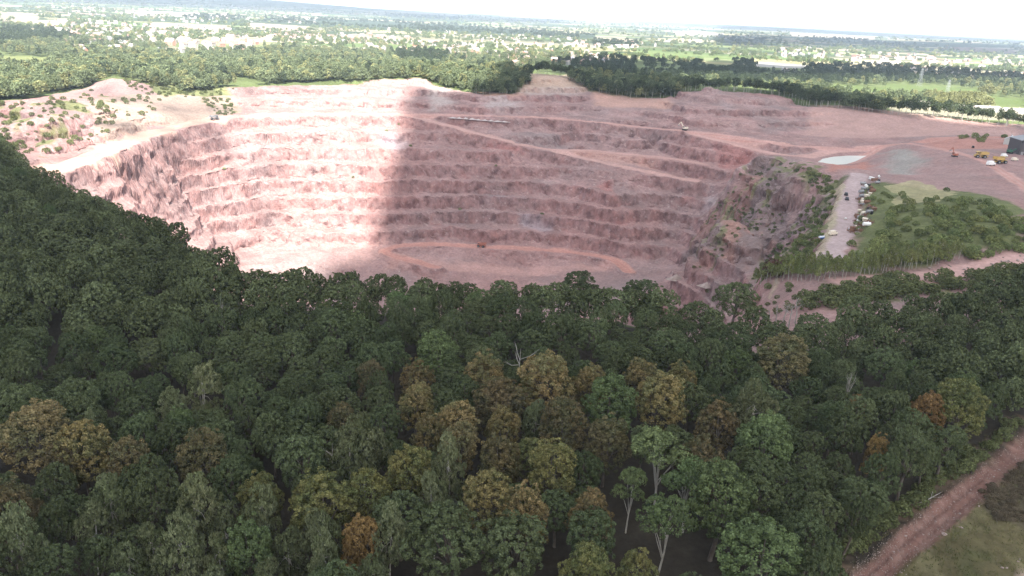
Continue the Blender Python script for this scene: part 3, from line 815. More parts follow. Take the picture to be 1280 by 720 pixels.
B_dead = bark_mat("bleached_wood", (.50, .47, .42), (.36, .33, .29))

def cards(Cn, Rn, k, size, rg, up=.35, droop=0.0, spread=1.0, tone=.22):
    """k leaf faces on the outer dome of each clump (centre Cn, outward normal from Rn[:,1:], radius Rn[:,0])"""
    n_ = len(Cn)
    d = rg.normal(size=(n_, k, 3))
    out = Rn[:, None, 1:4]
    d = d / np.linalg.norm(d, axis=2, keepdims=True) + out * .75 + np.array([0, 0, up])
    d /= np.linalg.norm(d, axis=2, keepdims=True)
    pos = Cn[:, None, :] + d * Rn[:, None, :1] * rg.uniform(.65, 1.05, (n_, k, 1)) * spread
    pos[..., 2] -= droop * rg.uniform(0, 1, (n_, k)) ** 1.5
    nrm = d + rg.normal(scale=.45, size=d.shape)
    nrm /= np.linalg.norm(nrm, axis=2, keepdims=True)
    a = np.cross(nrm, rg.normal(size=d.shape)); a /= np.linalg.norm(a, axis=2, keepdims=True) + 1e-9
    b = np.cross(nrm, a)
    s = size * rg.uniform(.65, 1.35, (n_, k, 1))
    if droop:
        a = np.array([0, 0, -1.0]) + .4 * a; b = np.cross(nrm, a); b /= np.linalg.norm(b, axis=2, keepdims=True) + 1e-9
        v = np.stack([pos - a * s * .8, pos + b * s * .45, pos + a * s * .8, pos - b * s * .45], 2)
    else:
        v = np.stack([pos - a * s * .62, pos + b * s * .45 + nrm * s * .08, pos + a * s * .62, pos - b * s * .45 + nrm * s * .08], 2)
    V_ = v.reshape(-1, 3)
    Q_ = np.arange(len(V_)).reshape(-1, 4)
    tint = np.clip(rg.normal(1.0, tone * .5, (n_, 1)) + rg.normal(0, tone, (n_, k)), .45, 1.7).ravel()
    return V_, Q_, tint

def lobed_clumps(rg, lobes, step, zmin):
    """clump centres spread over the union of ellipsoid lobes"""
    out = []
    for i, (c, r) in enumerate(lobes):
        m = max(6, int(4 * math.pi * (r[0] * r[2]) / step ** 2))
        g = np.arange(m) + .5
        ph = np.arccos(1 - 2 * g / m); t = math.pi * (1 + 5 ** .5) * g + rg.uniform(0, 6)
        d = np.stack([np.cos(t) * np.sin(ph), np.sin(t) * np.sin(ph), np.cos(ph)], 1)
        d += rg.normal(scale=.10, size=d.shape)
        p = c + d * r * rg.uniform(.86, 1.08, (m, 1))
        keep = np.ones(m, bool)
        for j, (c2, r2) in enumerate(lobes):
            if j != i:
                keep &= np.sum(((p - c2) / r2) ** 2, 1) > .72
        keep &= (p[:, 2] > zmin) & (d[:, 2] > -.55)
        out.append(np.concatenate([p[keep], d[keep]], 1))
    return np.concatenate(out)

def tube(paths, sides=6):
    """tapered tubes: each path a list of (xyz, radius)"""
    V_, Q_ = [], []
    for path in paths:
        o = len(V_)
        for k, (p, r) in enumerate(path):
            p = np.array(p, float)
            a = np.array(path[min(k + 1, len(path) - 1)][0], float) - np.array(path[max(k - 1, 0)][0], float)
            a /= np.linalg.norm(a) + 1e-9
            u = np.cross(a, (0.3, 1, 0.2)); u /= np.linalg.norm(u) + 1e-9
            w = np.cross(a, u)
            for s in range(sides):
                q = 2 * math.pi * s / sides
                V_.append(p + (u * math.cos(q) + w * math.sin(q)) * r)
        for k in range(len(path) - 1):
            for s in range(sides):
                s2 = (s + 1) % sides
                Q_.append((o + k * sides + s, o + k * sides + s2, o + (k + 1) * sides + s2, o + (k + 1) * sides + s))
    return np.array(V_), np.array(Q_)

def trunk_mesh(name, rg, h, r0, tips, mat, fork=.45, sides=6):
    base_ = np.array([0, 0, -.6]); top = np.array([rg.normal(0, .4), rg.normal(0, .4), h * fork])
    paths = [[(base_, r0 * 1.5), (np.array([0, 0, .5]), r0 * 1.05), (top * .5 + rg.normal(0, .12, 3), r0 * .9), (top, r0 * .72), (np.array([top[0] * 1.2, top[1] * 1.2, h * .86]), r0 * .18)]]
    for tp in tips:
        s = top * rg.uniform(.75, 1.1)
        mid = s * .5 + tp * .5 + np.array([0, 0, rg.uniform(.2, 1.0)]) + rg.normal(0, .3, 3)
        paths.append([(s, r0 * .5), (mid, r0 * .3), (tp, r0 * .10)])
    v, q = tube(paths, sides)
    return np_mesh(name, v, q, mat, smooth_shade=True)

PROTO = {}
def crown_mesh(name, cl, k, size, rg, mat, clr, **kw):
    Rn = np.concatenate([rg.uniform(.75, 1.25, (len(cl), 1)) * clr, cl[:, 3:]], 1)
    v, q, t = cards(cl[:, :3], Rn, k, size, rg, **kw)
    return np_mesh(name, v, q, mat, [("tint", 'FLOAT', 'FACE', t)])

def proto(kind, mat, bark, R, h, variants, lobes_fn, step, k, size, clr, r0, fork, seed, lite=False, **kw):
    L = []
    for i in range(variants):
        rg = np.random.default_rng(seed + i)
        lobes = lobes_fn(rg, R, h)
        cl = lobed_clumps(rg, lobes, step, h * .18)
        cm = crown_mesh(kind + "_crown", cl, k, size, rg, mat, clr, **kw)
        tm = trunk_mesh(kind + "_trunk", rg, h, r0, [np.array(c) * np.array([.8, .8, .95]) for c, r in lobes[:9]], bark, fork)
        L.append((tm, cm))
    PROTO[kind] = (L, R, h)

def oak_lobes(rg, R, h):
    zc, hz = h * .62, h * .37
    out = [(np.array([0, 0, zc]), np.array([R * .62, R * .62, hz * .80]))]
    for i in range(15):
        a, el = i * 2.4 + rg.uniform(-.4, .4), rg.uniform(-.35, 1.25)
        d = np.array([math.cos(a) * math.cos(el), math.sin(a) * math.cos(el), math.sin(el)])
        r = rg.uniform(.26, .42) * R
        out.append((np.array([0, 0, zc]) + d * np.array([R - r * .95, R - r * .95, hz - r * .7]), np.array([r, r, r * .85])))
    return out
def oval_lobes(rg, R, h):
    zc, hz = h * .58, h * .42
    out = [(np.array([0, 0, zc]), np.array([R * .72, R * .72, hz * .88]))]
    for i in range(13):
        a, el = i * 2.4 + rg.uniform(-.4, .4), rg.uniform(-.7, 1.2)
        d = np.array([math.cos(a) * math.cos(el), math.sin(a) * math.cos(el), math.sin(el)])
        r = rg.uniform(.26, .38) * R
        out.append((np.array([0, 0, zc]) + d * np.array([R - r, R - r, hz - r * .8]), np.array([r, r, r * 1.05])))
    return out
def birch_lobes(rg, R, h):
    out = []
    for i in range(15):
        f = i / 14
        z = h * (.36 + .58 * f) + rg.normal(0, .4)
        w = R * (1.0 - f ** 1.6 * .75) * (.55 + .45 * min(1, f * 4)) * rg.uniform(.75, 1.15)
        a = i * 2.4 + rg.uniform(-.6, .6)
        r = rg.uniform(.24, .44) * R * (1 - .25 * f)
        out.append((np.array([math.cos(a) * (w - r * .4), math.sin(a) * (w - r * .4), z]), np.array([r, r, r * 1.05])))
    return out
def sapling_lobes(rg, R, h):
    out = []
    for i in range(8):
        f = i / 7; a = i * 2.4 + rg.uniform(-.5, .5); r = R * rg.uniform(.30, .46) * (1 - .4 * f)
        w = R * (1 - f * .75) - r * .5
        out.append((np.array([math.cos(a) * w, math.sin(a) * w, h * (.50 + .44 * f)]), np.array([r, r, r * 1.5])))
    return out
def ash_lobes(rg, R, h):
    out = []
    for i in range(9):
        a, el = i * 2.4 + rg.uniform(-.3, .3), rg.uniform(-.05, 1.25)
        d = np.array([math.cos(a) * math.cos(el), math.sin(a) * math.cos(el), math.sin(el)])
        r = rg.uniform(.24, .40) * R
        out.append((np.array([0, 0, h * .62]) + d * np.array([R - r, R - r, h * .36 - r * .6]), np.array([r, r, r * .75])))
    return out
def pine_lobes(rg, R, h):
    out = []
    for i in range(8):
        a = i * 2.4 + rg.uniform(-.4, .4); f = i / 7
        r = R * rg.uniform(.38, .55)
        out.append((np.array([math.cos(a) * (R - r) * (1 - .5 * f), math.sin(a) * (R - r) * (1 - .5 * f), h * (.55 + .40 * f)]), np.array([r, r, r * .8])))
    return out

proto("oak", L_oak, B_dark, 6.0, 17.0, 8, oak_lobes, 1.22, 60, .255, .64, .42, .42, 100)
proto("oval", L_gold, B_dark, 4.6, 17.0, 4, oval_lobes, 1.05, 50, .24, .58, .32, .40, 200, up=.1)
proto("birch", L_birch, B_pale, 3.8, 17.0, 6, birch_lobes, 1.05, 44, .235, .62, .15, .70, 300, up=.2, droop=.3)
proto("ash", L_ash, B_pale, 5.0, 18.0, 3, ash_lobes, 1.0, 46, .28, .75, .24, .38, 400)
for kind, mat in (("olive", L_olive), ("russet", L_brown), ("orange", L_orange), ("green", L_ash)):
    L = []
    for tm, cm in PROTO["oval"][0]:
        c2 = cm.copy(); c2.name = kind + "_crown"; c2.materials.clear(); c2.materials.append(mat)
        L.append((tm, c2))
    PROTO[kind] = (L, 4.6, 17.0)
proto("pine", L_pine, B_pale, 3.6, 17.0, 4, pine_lobes, 1.6, 14, .75, 1.0, .22, .75, 500)
proto("sapling", L_young, B_pale, 1.7, 10.0, 4, sapling_lobes, .8, 13, .30, .45, .11, .80, 600, droop=.5)

NAME = {"oak": ("oak_tree", "oak tree"), "oval": ("autumn_tree", "autumn tree"), "olive": ("autumn_tree", "autumn tree"), "russet": ("autumn_tree", "autumn tree"), "orange": ("autumn_tree", "autumn tree"),
        "birch": ("birch_tree", "birch tree"), "ash": ("ash_tree", "ash tree"), "green": ("ash_tree", "ash tree"), "pine": ("pine_tree", "pine tree"), "sapling": ("young_birch", "young birch")}
count = {}
def plant(kind, x, y, R, hscale=1.0, label="", group=None, name=None, cat=None, z=None, trunk=True):
    L, R0, h0 = PROTO[kind]
    i = count.get(kind, 0); count[kind] = i + 1
    tm, cm = L[i % len(L)]
    s = R / R0
    o = empty(name or NAME[kind][0], (x, y, float(ground(x, y)) - .2 if z is None else z), random.uniform(0, 6.28))
    o.scale = (s, s, s ** .5 * hscale)
    o.rotation_euler.x, o.rotation_euler.y = random.uniform(-.05, .05), random.uniform(-.05, .05)
    tag(o, label, cat or NAME[kind][1], group)
    link("crown", cm, o)
    if trunk: link("trunk", tm, o)
    return o

placed = []                                            # x, y, R
def free(x, y, R, k=.80):
    if not placed: return True
    a = np.array(placed)
    return bool(np.all(np.hypot(a[:, 0] - x, a[:, 1] - y) > k * (a[:, 2] + R) * .86))

# trees one can point to: photo x, y of the crown's middle, width in photo pixels
G1 = ("golden brown autumn tree in the patch across the middle of the dark wood", "golden autumn trees in the middle of the wood")
SPECIAL = [
 ("ash", 825, 580, 66, "tall fresh green ash with open forked limbs right of the wood's middle", None), ("ash", 829, 657, 60, "open light green ash with bare forks at the wood's lower edge", None),
 ("ash", 789, 600, 36, "slim pale grey green ash on a thin leaning bare stem", None), ("ash", 862, 600, 52, "light green ash half hidden behind the tall open one", None), ("green", 899, 622, 72, "broad pale green tree with leafy boughs near the right foreground", None),
 ("green", 957, 693, 84, "bright yellow green crown at the bottom of the right foreground", None), ("birch", 945, 500, 46, "pale green birch standing alone in a dark gap of the wood", None), ("green", 957, 548, 56, "leaning light green tree below the pale lone birch", None),
 ("green", 762, 502, 56, "bright green crown pressed between golden brown autumn crowns", None), ("green", 545, 449, 48, "fresh green crown directly above the leftmost golden crown", None),
 ("oak", 725, 352, 76, "large round dark crown on the quarry rim below the haul road bend", None), ("oak", 803, 352, 80, "tall bushy green crown on the rim at the quarry's lowest corner", None), ("oak", 920, 368, 46, "small dark round tree alone before pale bare earth at the rim", None),
 ("birch", 242, 640, 48, "pale birch with a clear white trunk in the left foreground", None), ("birch", 215, 502, 32, "bright yellow green slim birch among dull crowns on the left", None), ("birch", 253, 484, 38, "bright olive birch behind the slim yellow green one", None),
 ("birch", 455, 545, 58, "silvery green weeping birch left of the golden crowns", None), ("birch", 438, 575, 50, "grey green birch just below the silvery weeping one", None), ("oak", 555, 680, 88, "large clumpy blue green crown at the bottom centre", None), ("oak", 645, 680, 76, "grey green drooping crown at the bottom below golden trees", None),
 ("oak", 735, 665, 56, "dull grey green crown under a golden topped tree at the bottom", None), ("olive", 511, 591, 55, "yellow olive round tree beside a dark gap, lower centre", None), ("olive", 404, 626, 68, "large olive gold tree in the lower left centre of the wood", None),
 ("orange", 452, 662, 40, "small orange brown tree near the bottom edge of the wood", None), ("orange", 440, 700, 30, "smallest orange crown at the very bottom of the photo", None), ("russet", 979, 446, 92, "wide dull russet crown among dark oaks right of centre", None),
 ("russet", 897, 532, 46, "tall narrow russet tree with golden top right of centre", None), ("orange", 1160, 517, 34, "bright orange topped crown near the right edge of the wood", None), ("orange", 1094, 566, 26, "little orange crown above the red dirt track", None), ("olive", 1198, 506, 48, "olive gold crown above the red dirt track's far end", None),
 ("russet", 44, 537, 98, "huge brown olive crown at the far left of the wood", None), ("oval", 104, 565, 52, "golden brown tree right of the huge brown crown on the left", None), ("russet", 75, 572, 38, "small brown crown tucked under the huge brown crown", None), ("russet", 162, 572, 40, "dull brown tree before a black gap on the left", None), ("russet", 262, 577, 56, "dark brown olive crown in the lower left wood", None),
 ("russet", 428, 526, 38, "dull brown crown left of the silvery weeping birch", None), ("russet", 10, 640, 50, "dark russet tree cut by the left edge of the photo", None), ("orange", 1070, 512, 20, "faint orange sprig of a crown below the dead twigs", None),
] + [(k, x, y, w, G1[0], G1[1]) for k, x, y, w in [("oval",520,471,38),("oval",520,504,40),("oval",538,538,40),("oval",574,531,50),("oval",607,475,48),("russet",628,502,56),("oval",685,473,68),("oval",629,533,40),("russet",627,571,50),("russet",702,538,54),
     ("olive",687,586,54),("oval",607,626,60),("oval",660,637,50),("olive",458,617,50),("russet",758,551,50),("oval",736,484,42),("oval",802,475,42),("oval",825,498,54),("oval",852,471,36),("oval",740,642,46),("olive",800,706,42),("oval",859,473,28),("olive",731,722,58)]]
for kind, px, py, w, lab, grp in SPECIAL:
    h0 = PROTO[kind][2]
    zc = .70 * h0
    p = at(px, py, zc)
    R = w * .5 * np.linalg.norm(p - np.array([0, 0, CAM_Z])) / F_PX
    R = min(max(R * 1.14, 1.9), 7.4)
    s = (R / PROTO[kind][1]) ** .5
    if s < .8 or s > 1.15:
        p = at(px, py, zc * s)
    plant(kind, p[0], p[1], R, random.uniform(.96, 1.05), lab, grp)
    placed.append((p[0], p[1], R))

# the rest of the wood
edge_x, edge_y = [e[0] for e in EDGE_PX], [e[1] for e in EDGE_PX]
track = ROAD_XYZ["dirt"]
cand = []
tries = rng.uniform([-420, 92], [320, 720], (60000, 2))
px_t, py_t = project(tries[:, 0], tries[:, 1], np.full(len(tries), 15.0))
tv_t, _z = near_line(tries[:, 0], tries[:, 1], track)
side_t = (tries[:, 0] - a0[0]) * (a1[1] - a0[1]) - (tries[:, 1] - a0[1]) * (a1[0] - a0[0])
ok = (px_t > -70) & (px_t < 1350) & (py_t > np.interp(px_t, edge_x, edge_y) + np.where(px_t < 300, -9, 0) + np.where(px_t > 1015, -9, np.where(px_t > 880, 4, -2))) & (py_t < 800) & (side_t < 0) & (tv_t > 5.5)
tries, px_t, py_t, tv_t = tries[ok], px_t[ok], py_t[ok], tv_t[ok]
mixn = fbm(tries[:, 0], tries[:, 1], 38, 3, 200)
grid = {}
def gkey(x, y): return int(x // 16), int(y // 16)
for x, y, R in placed: grid.setdefault(gkey(x, y), []).append((x, y, R * 1.22))
order = np.argsort(np.hypot(tries[:, 0], tries[:, 1]) + rng.uniform(0, 25, len(tries)))
gapn = fbm(tries[:, 0], tries[:, 1], 26, 2, 207)
REST = []
for q in order:
    x, y = tries[q]; px, py, m = px_t[q], py_t[q], mixn[q]
    u = random.random()
    lowmix = np.clip((py - 430) / 150, 0, 1) * (1 if px < 980 else .25)
    if m > .55 - .62 * lowmix and u < .55 * lowmix + .05: kind, R = "birch", random.uniform(2.9, 4.5)
    elif u > .985 and py > 400: kind, R = random.choice(["olive", "russet"]), random.uniform(3.4, 4.8)
    elif u > .962: kind, R = "green", random.uniform(3.2, 4.8)
    else: kind, R = "oak", random.uniform(3.2, 5.8) if py > 420 else random.uniform(3.6, 6.1)
    if tv_t[q] < R * .6 + 4.2: continue
    a, b = gkey(x, y)
    kk = .80 if gapn[q] < .25 or py < 430 else 1.0
    good = True
    for da in (-1, 0, 1):
        for db in (-1, 0, 1):
            for (x2, y2, R2_) in grid.get((a + da, b + db), ()):
                if math.hypot(x - x2, y - y2) < kk * .86 * (R + R2_): good = False; break
    if not good: continue
    grid.setdefault((a, b), []).append((x, y, R))
    REST.append((math.hypot(x, y), kind, x, y, R, px, py))
REST.sort()
ZL = [("along the quarry's near rim", lambda px, py: py < np.interp(px, edge_x, edge_y) + 34), ("on the left slope of the wood", lambda px, py: px < 330 and py < 470), ("along the red dirt track", lambda px, py: px > 1050 and py > 470),
      ("in the front of the wood", lambda px, py: py > 560), ("in the middle of the wood", lambda px, py: True)]
TXT = {"oak": "dense dark green oak crown", "birch": "slim pale grey green birch", "olive": "single olive yellow tree", "russet": "single olive yellow tree", "green": "lighter green loose crowned tree"}
nk = {}
lots = []
for d, kind, x, y, R, px, py in REST:
    fam = NAME[kind][0]
    nk[fam] = nk.get(fam, 0) + 1
    if kind == "oak" and nk[fam] > 288:
        lots.append((x, y, R)); continue
    zn = next(t for t, f in ZL if f(px, py))
    plant(kind, x, y, R, random.uniform(.80, 1.16), TXT[kind] + " " + zn, NAME[kind][1] + "s " + zn)
print("TREES", nk, "rest", len(lots))
# oaks past the three hundred nearest: one mass, real faces, coarser leaves
def mass(name, spots, kinds, mat, label, attr_extra=True):
    """spots: x, y, R, h, variant; kinds: list of (V,Q,tint) unit crowns"""
    Vs, Qs, Ts = [], [], []
    o = 0
    for x, y, z, R, hs, v in spots:
        V_, Q_, T_ = kinds[v % len(kinds)]
        a = random.uniform(0, 6.28); c_, s_ = math.cos(a), math.sin(a)
        W_ = np.stack([(V_[:, 0] * c_ - V_[:, 1] * s_) * R + x, (V_[:, 0] * s_ + V_[:, 1] * c_) * R + y, V_[:, 2] * hs + z], 1)
        Vs.append(W_); Qs.append(Q_ + o); Ts.append(T_ * random.uniform(.78, 1.22)); o += len(V_)
    me = np_mesh(name, np.concatenate(Vs), np.concatenate(Qs), mat, [("tint", 'FLOAT', 'FACE', np.concatenate(Ts))])
    ob = link(name, me)
    tag(ob, label, None, None, "stuff")
    return ob
def unit_crowns(n_, fn, R, h, step, k, size, clr, seed, **kw):
    out = []
    for i in range(n_):
        rg = np.random.default_rng(seed + i)
        cl = lobed_clumps(rg, fn(rg, R, h), step, h * .15)
        Rn = np.concatenate([rg.uniform(.75, 1.25, (len(cl), 1)) * clr, cl[:, 3:]], 1)
        v, q, t = cards(cl[:, :3], Rn, k, size, rg, **kw)
        out.append((v / np.array([R, R, 1]), q, t))
    return out
oak_lo = unit_crowns(6, oak_lobes, 6.0, 17.0, 1.5, 18, .56, .80, 700)
if lots:
    mass("oak_wood", [(x, y, float(ground(x, y)) - .2, R, random.uniform(.9, 1.12) * (R / 6) ** .5, i) for i, (x, y, R) in enumerate(lots)], oak_lo, L_oak, "farther dark green oak crowns of the same wood")
# ------------------------------------------------------------------ woods, hedges, villages beyond the quarry
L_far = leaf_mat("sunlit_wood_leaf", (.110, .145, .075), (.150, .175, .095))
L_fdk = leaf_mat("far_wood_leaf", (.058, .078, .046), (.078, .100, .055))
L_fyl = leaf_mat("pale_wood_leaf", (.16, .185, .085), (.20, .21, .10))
far_a = unit_crowns(6, oval_lobes, 4.6, 14.0, 2.1, 9, .95, 1.15, 720)
far_b = unit_crowns(5, oak_lobes, 5.0, 13.0, 3.6, 6, 1.7, 1.6, 740)
horizon_y = lambda x: 17 + (x - 640) * .0463
def inpx(px, py, poly): return inside(px, py, poly)
W1 = [(-80,80),(0,86),(60,86),(130,74),(260,76),(400,68),(520,67),(600,80),(645,90),(622,120),(600,119),(560,108),(520,100),(400,103),(300,108),(250,115),(180,103),(140,94),(115,102),(110,116),(60,126),(0,130),(-80,132)]
W3 = [(690,78),(760,72),(860,82),(900,75),(980,82),(1090,84),(1290,97),(1290,107),(1110,104),(1000,107),(880,104),(760,100)]
W4 = [(486,68),(520,64),(562,70),(556,82),(500,82)]
W5 = [(1160,126),(1200,116),(1250,116),(1256,138),(1180,142)]
TOWNS = [([(78,40),(150,38),(320,52),(318,68),(220,66),(100,66),(76,58)], 95, "village beyond the left wood"), ([(425,44),(520,46),(560,54),(660,62),(656,84),(560,76),(430,64)], 80, "village beyond the far quarry rim"),
         ([(640,62),(760,66),(766,78),(690,82),(640,80)], 38, "white terraces above the dark pine belt"), ([(1085,72),(1285,78),(1290,100),(1200,94),(1090,84)], 62, "red roofed village on the right plain")]
N_ = 40000
cx = rng.uniform(-70, 1350, N_); cyy = rng.uniform(0, 1, N_) ** 1.0
cyy = horizon_y(cx) + 7 + cyy * 140
u = rng.uniform(0, 1, N_)
fields = [pp for pp, c in FIELDS]
spots = {"a": [], "b": [], "d": [], "y": [], "p": []}
in_f = np.zeros(N_, bool)
for pp in fields:
    in_f |= inpx(cx, cyy, pp)
    if pp[0][1] > 60: in_f |= inpx(cx, cyy - 5, pp) | inpx(cx, cyy - 9, pp)
in_w = np.zeros(N_, bool)
for pp, _ in WOODS: in_w |= inpx(cx, cyy, pp)
in_t = np.zeros(N_, bool)
for pp, n_, _ in TOWNS: in_t |= inpx(cx, cyy, pp)
w1, w3, w4, w5 = (inpx(cx, cyy, w) for w in (W1, W3, W4, W5))
for i in range(N_):
    px, py = cx[i], cyy[i]
    if in_f[i] : continue
    dense = w1[i] or w3[i] or w4[i] or w5[i] or in_w[i]
    if not dense and u[i] > .62: continue
    p = hit(px, py)
    d = math.hypot(p[0], p[1])
    if d < 560 or d > 13000 or p[2] < -14: continue
    if lookup(QM, p[0], p[1]) > .3: continue
    if not dense:
        nz = float(fbm(np.array([p[0]]), np.array([p[1]]), 330, 3, 400)[0]) + .25 * float(fbm(np.array([p[0]]), np.array([p[1]]), 90, 2, 401)[0])
        if nz < (-.05 if in_t[i] else -.26): continue
    if w3[i] and u[i] > .7: continue
    if w1[i] and float(fbm(np.array([p[0]]), np.array([p[1]]), 120, 2, 405)[0]) < -.62: continue
    R = random.choice((random.uniform(2.6, 4.2), random.uniform(3.6, 7.2))) * (1 + max(0, d - 2200) / 6500)
    hs = random.uniform(.55, 1.25) * (1 + max(0, d - 2200) / 9000)
    key = "d" if (w3[i] or w4[i] or (in_w[i])) else "y" if w5[i] or (random.random() < .18 and not in_w[i]) else "a" if d < 2000 else "b"
    if key == "a" and random.random() < .16: key = "d"
    lod = d > 2000
    spots[key].append((p[0], p[1], p[2] - .3, R, hs, random.randrange(30), lod))
def mass2(name, L, mat, label):
    k = [s[:6] for s in L if not s[6]]; k2 = [s[:5] + (s[5] % 5 + 6,) for s in L if s[6]]
    k = [s[:5] + (s[5] % 6,) for s in k]
    mass(name, k + k2, far_a + far_b, mat, label)
mass2("woodland", spots["a"], L_far, "sunlit light green woodland behind the quarry's far rim")
mass2("hedgerow_trees", spots["b"], L_far, "hedges and scattered trees between the far fields")
mass2("dark_wood", spots["d"], L_fdk, "dark woods on the plain beyond the quarry")
mass2("pale_trees", spots["y"], L_fyl, "pale yellow green trees among the far woods")
print("FAR", {k: len(v) for k, v in spots.items()})

# pine belt on the far rim: every tree its own
rim_x = [q[0] for q in Q_PX[7:29]]; rim = [at(*q) for q in Q_PX[7:29]]
rim_r = [math.hypot(q[0], q[1]) for q in rim]; rim_t = [math.degrees(math.atan2(q[0], q[1])) for q in rim]
t0_, t1_ = math.degrees(math.atan2(*hit(596, 119)[:2])), math.degrees(math.atan2(*at(1290, 157, 3)[:2]))
np_ = 0
for row in range(3):
    for tt in np.arange(t0_, t1_, .395):
        if np_ >= 285: break
        ta = tt + random.uniform(-.28, .28)
        r = np.interp(ta, rim_t, rim_r) + 1 + row * 11 + random.uniform(-5, 5)
        if 3.6 > ta > .2 and row > 3: continue
        x, y = r * math.sin(RAD(ta)), r * math.cos(RAD(ta))
        where = "left of the bare mound" if ta < 2 else "between the two bare mounds" if ta < 10 else "right of the second bare mound"
        plant("pine", x, y, random.uniform(3.2, 4.6), random.uniform(.72, 1.0), "dark pale trunked pine on the far rim, " + where, "pine belt on the far quarry rim")
        np_ += 1
# light trunked trees at the far left rim
# houses
def house_mesh(name, w, d, h, rh, mw, mr):
    bm = bmesh.new()
    a, b = w / 2, d / 2
    pr = [(-a, -b, -1), (a, -b, -1), (a, b, -1), (-a, b, -1), (-a, -b, h), (a, -b, h), (a, b, h), (-a, b, h), (-a, 0, h + rh), (a, 0, h + rh)]
    v = [bm.verts.new(p) for p in pr]
    for f in ((0, 1, 5, 4), (2, 3, 7, 6), (1, 2, 6, 9, 5), (3, 0, 4, 8, 7)):
        bm.faces.new([v[i] for i in f])
    e = .35
    rp = [(-a - e, -b - e, h - .2), (a + e, -b - e, h - .2), (a + e, 0, h + rh + .15), (-a - e, 0, h + rh + .15), (-a - e, b + e, h - .2), (a + e, b + e, h - .2)]
    rv = [bm.verts.new(p) for p in rp]
    for f in ((0, 1, 2, 3), (3, 2, 5, 4)):
        bm.faces.new([rv[i] for i in f]).material_index = 1
    c = bmesh.ops.create_cube(bm, size=1, matrix=Matrix.Translation((a * .6, .4, h + rh + .3)) @ Matrix.Diagonal((.8, .8, 1.8, 1)))
    for x in (-.25, .25):                                   # windows and door as recessed looking dark panes set proud by 3 mm
        for z in (h * .3, h * .75):
            for sgn in (-1, 1):
                q = [(w * x - .6, sgn * (b + .004), z - .5), (w * x + .6, sgn * (b + .004), z - .5), (w * x + .6, sgn * (b + .004), z + .5), (w * x - .6, sgn * (b + .004), z + .5)]
                f = bm.faces.new([bm.verts.new(p) for p in (q if sgn < 0 else q[::-1])]); f.material_index = 2
    me = bpy.data.meshes.new(name); bm.to_mesh(me); bm.free()
    for m_ in (mw, mr, paint("window_glass", (.05, .06, .07), .2)): me.materials.append(m_)
    return me
W_m = [paint("cream_render", (.42, .39, .35)), paint("white_render", (.42, .42, .41)), paint("red_brick_wall", (.42, .24, .18)), paint("pink_render", (.40, .33, .29))]
R_m = [paint("red_tiles", (.33, .20, .165)), paint("brown_tiles", (.30, .22, .19)), paint("grey_slate", (.30, .30, .32)), paint("pale_tiles", (.46, .40, .37))]
HM = []
for i in range(12):
    HM.append((house_mesh("house", random.uniform(8, 15), random.uniform(7, 9), random.uniform(4.8, 6), random.uniform(2.5, 3.6), W_m[i % 4], R_m[(i * 3 + i // 4) % 4]), i))
WN = ["cream", "white", "red brick", "pink"]; RN = ["red tiled", "brown tiled", "grey slate", "pale tiled"]
for poly, n_, where in TOWNS:
    xs, ys = [p[0] for p in poly], [p[1] for p in poly]
    k = 0; ax = random.uniform(0, 3)
    while k < n_:
        px, py = random.uniform(min(xs), max(xs)), random.uniform(min(ys), max(ys))
        if not inpx(np.array([px]), np.array([py]), poly)[0]: continue
        p = hit(px, py)
        me, i = random.choice(HM)
        o = link("house", me, None, (p[0], p[1], p[2]))
        o.rotation_euler.z = ax + random.choice((0, math.pi / 2)) + random.uniform(-.15, .15)
        s = random.uniform(.95, 1.25) * (1.25 if py < 60 else 1); o.scale = (s, s, s)
        tag(o, WN[i % 4] + " house with " + RN[(i * 3 + i // 4) % 4] + " roof in the " + where, "house", "houses of the " + where)
        k += 1
# specks of farther towns
far_h = []
for poly, n_ in (([(60,6),(240,14),(330,26),(240,30),(90,22)], 60), ([(470,36),(640,44),(760,52),(880,56),(800,62),(600,56)], 80), ([(690,20),(880,36),(1100,46),(1270,52),(1200,56),(900,48),(700,32)], 70), ([(200,16),(400,22),(400,30),(220,26)], 50), ([(960,58),(1280,76),(1280,82),(980,72)], 70), ([(60,24),(420,46),(420,52),(60,40)], 120)):
    xs, ys = [p[0] for p in poly], [p[1] for p in poly]
    k = 0
    while k < n_:
        px, py = random.uniform(min(xs), max(xs)), random.uniform(min(ys), max(ys))
        if not inpx(np.array([px]), np.array([py]), poly)[0]: continue
        far_h.append(hit(px, py)); k += 1
Vs, Qs, Ms = [], [], []
for p in far_h:
    a = random.uniform(0, 3.1); w, d, h = random.uniform(9, 26), random.uniform(8, 12), random.uniform(5, 8)
    ca, sa = math.cos(a), math.sin(a)
    o = len(Vs)
    for (x, y, z) in ((-w, -d, -1), (w, -d, -1), (w, d, -1), (-w, d, -1), (-w, -d, h), (w, -d, h), (w, d, h), (-w, d, h), (-w, 0, h + 4), (w, 0, h + 4)):
        Vs.append((p[0] + (x * ca - y * sa) / 2, p[1] + (x * sa + y * ca) / 2, p[2] + z))
    for f, m_ in (((0, 1, 5, 4), 0), ((2, 3, 7, 6), 0), ((1, 2, 6, 5), 0), ((3, 0, 4, 7), 0), ((4, 5, 9, 8), 1), ((8, 9, 6, 7), 1), ((5, 6, 9, 9), 0), ((7, 4, 8, 8), 0)):
        Qs.append([o + i for i in f]); Ms.append(m_ * 2 + (random.random() < .5))
Qn = np.array(Qs)
keep = Qn[:, 2] != Qn[:, 3]
tri = Qn[~keep][:, :3]
ft = link("far_town", np_mesh("far_town", np.array(Vs), Qn[keep], [W_m[1], W_m[0], R_m[3], R_m[0]], (), np.array(Ms)[keep]))
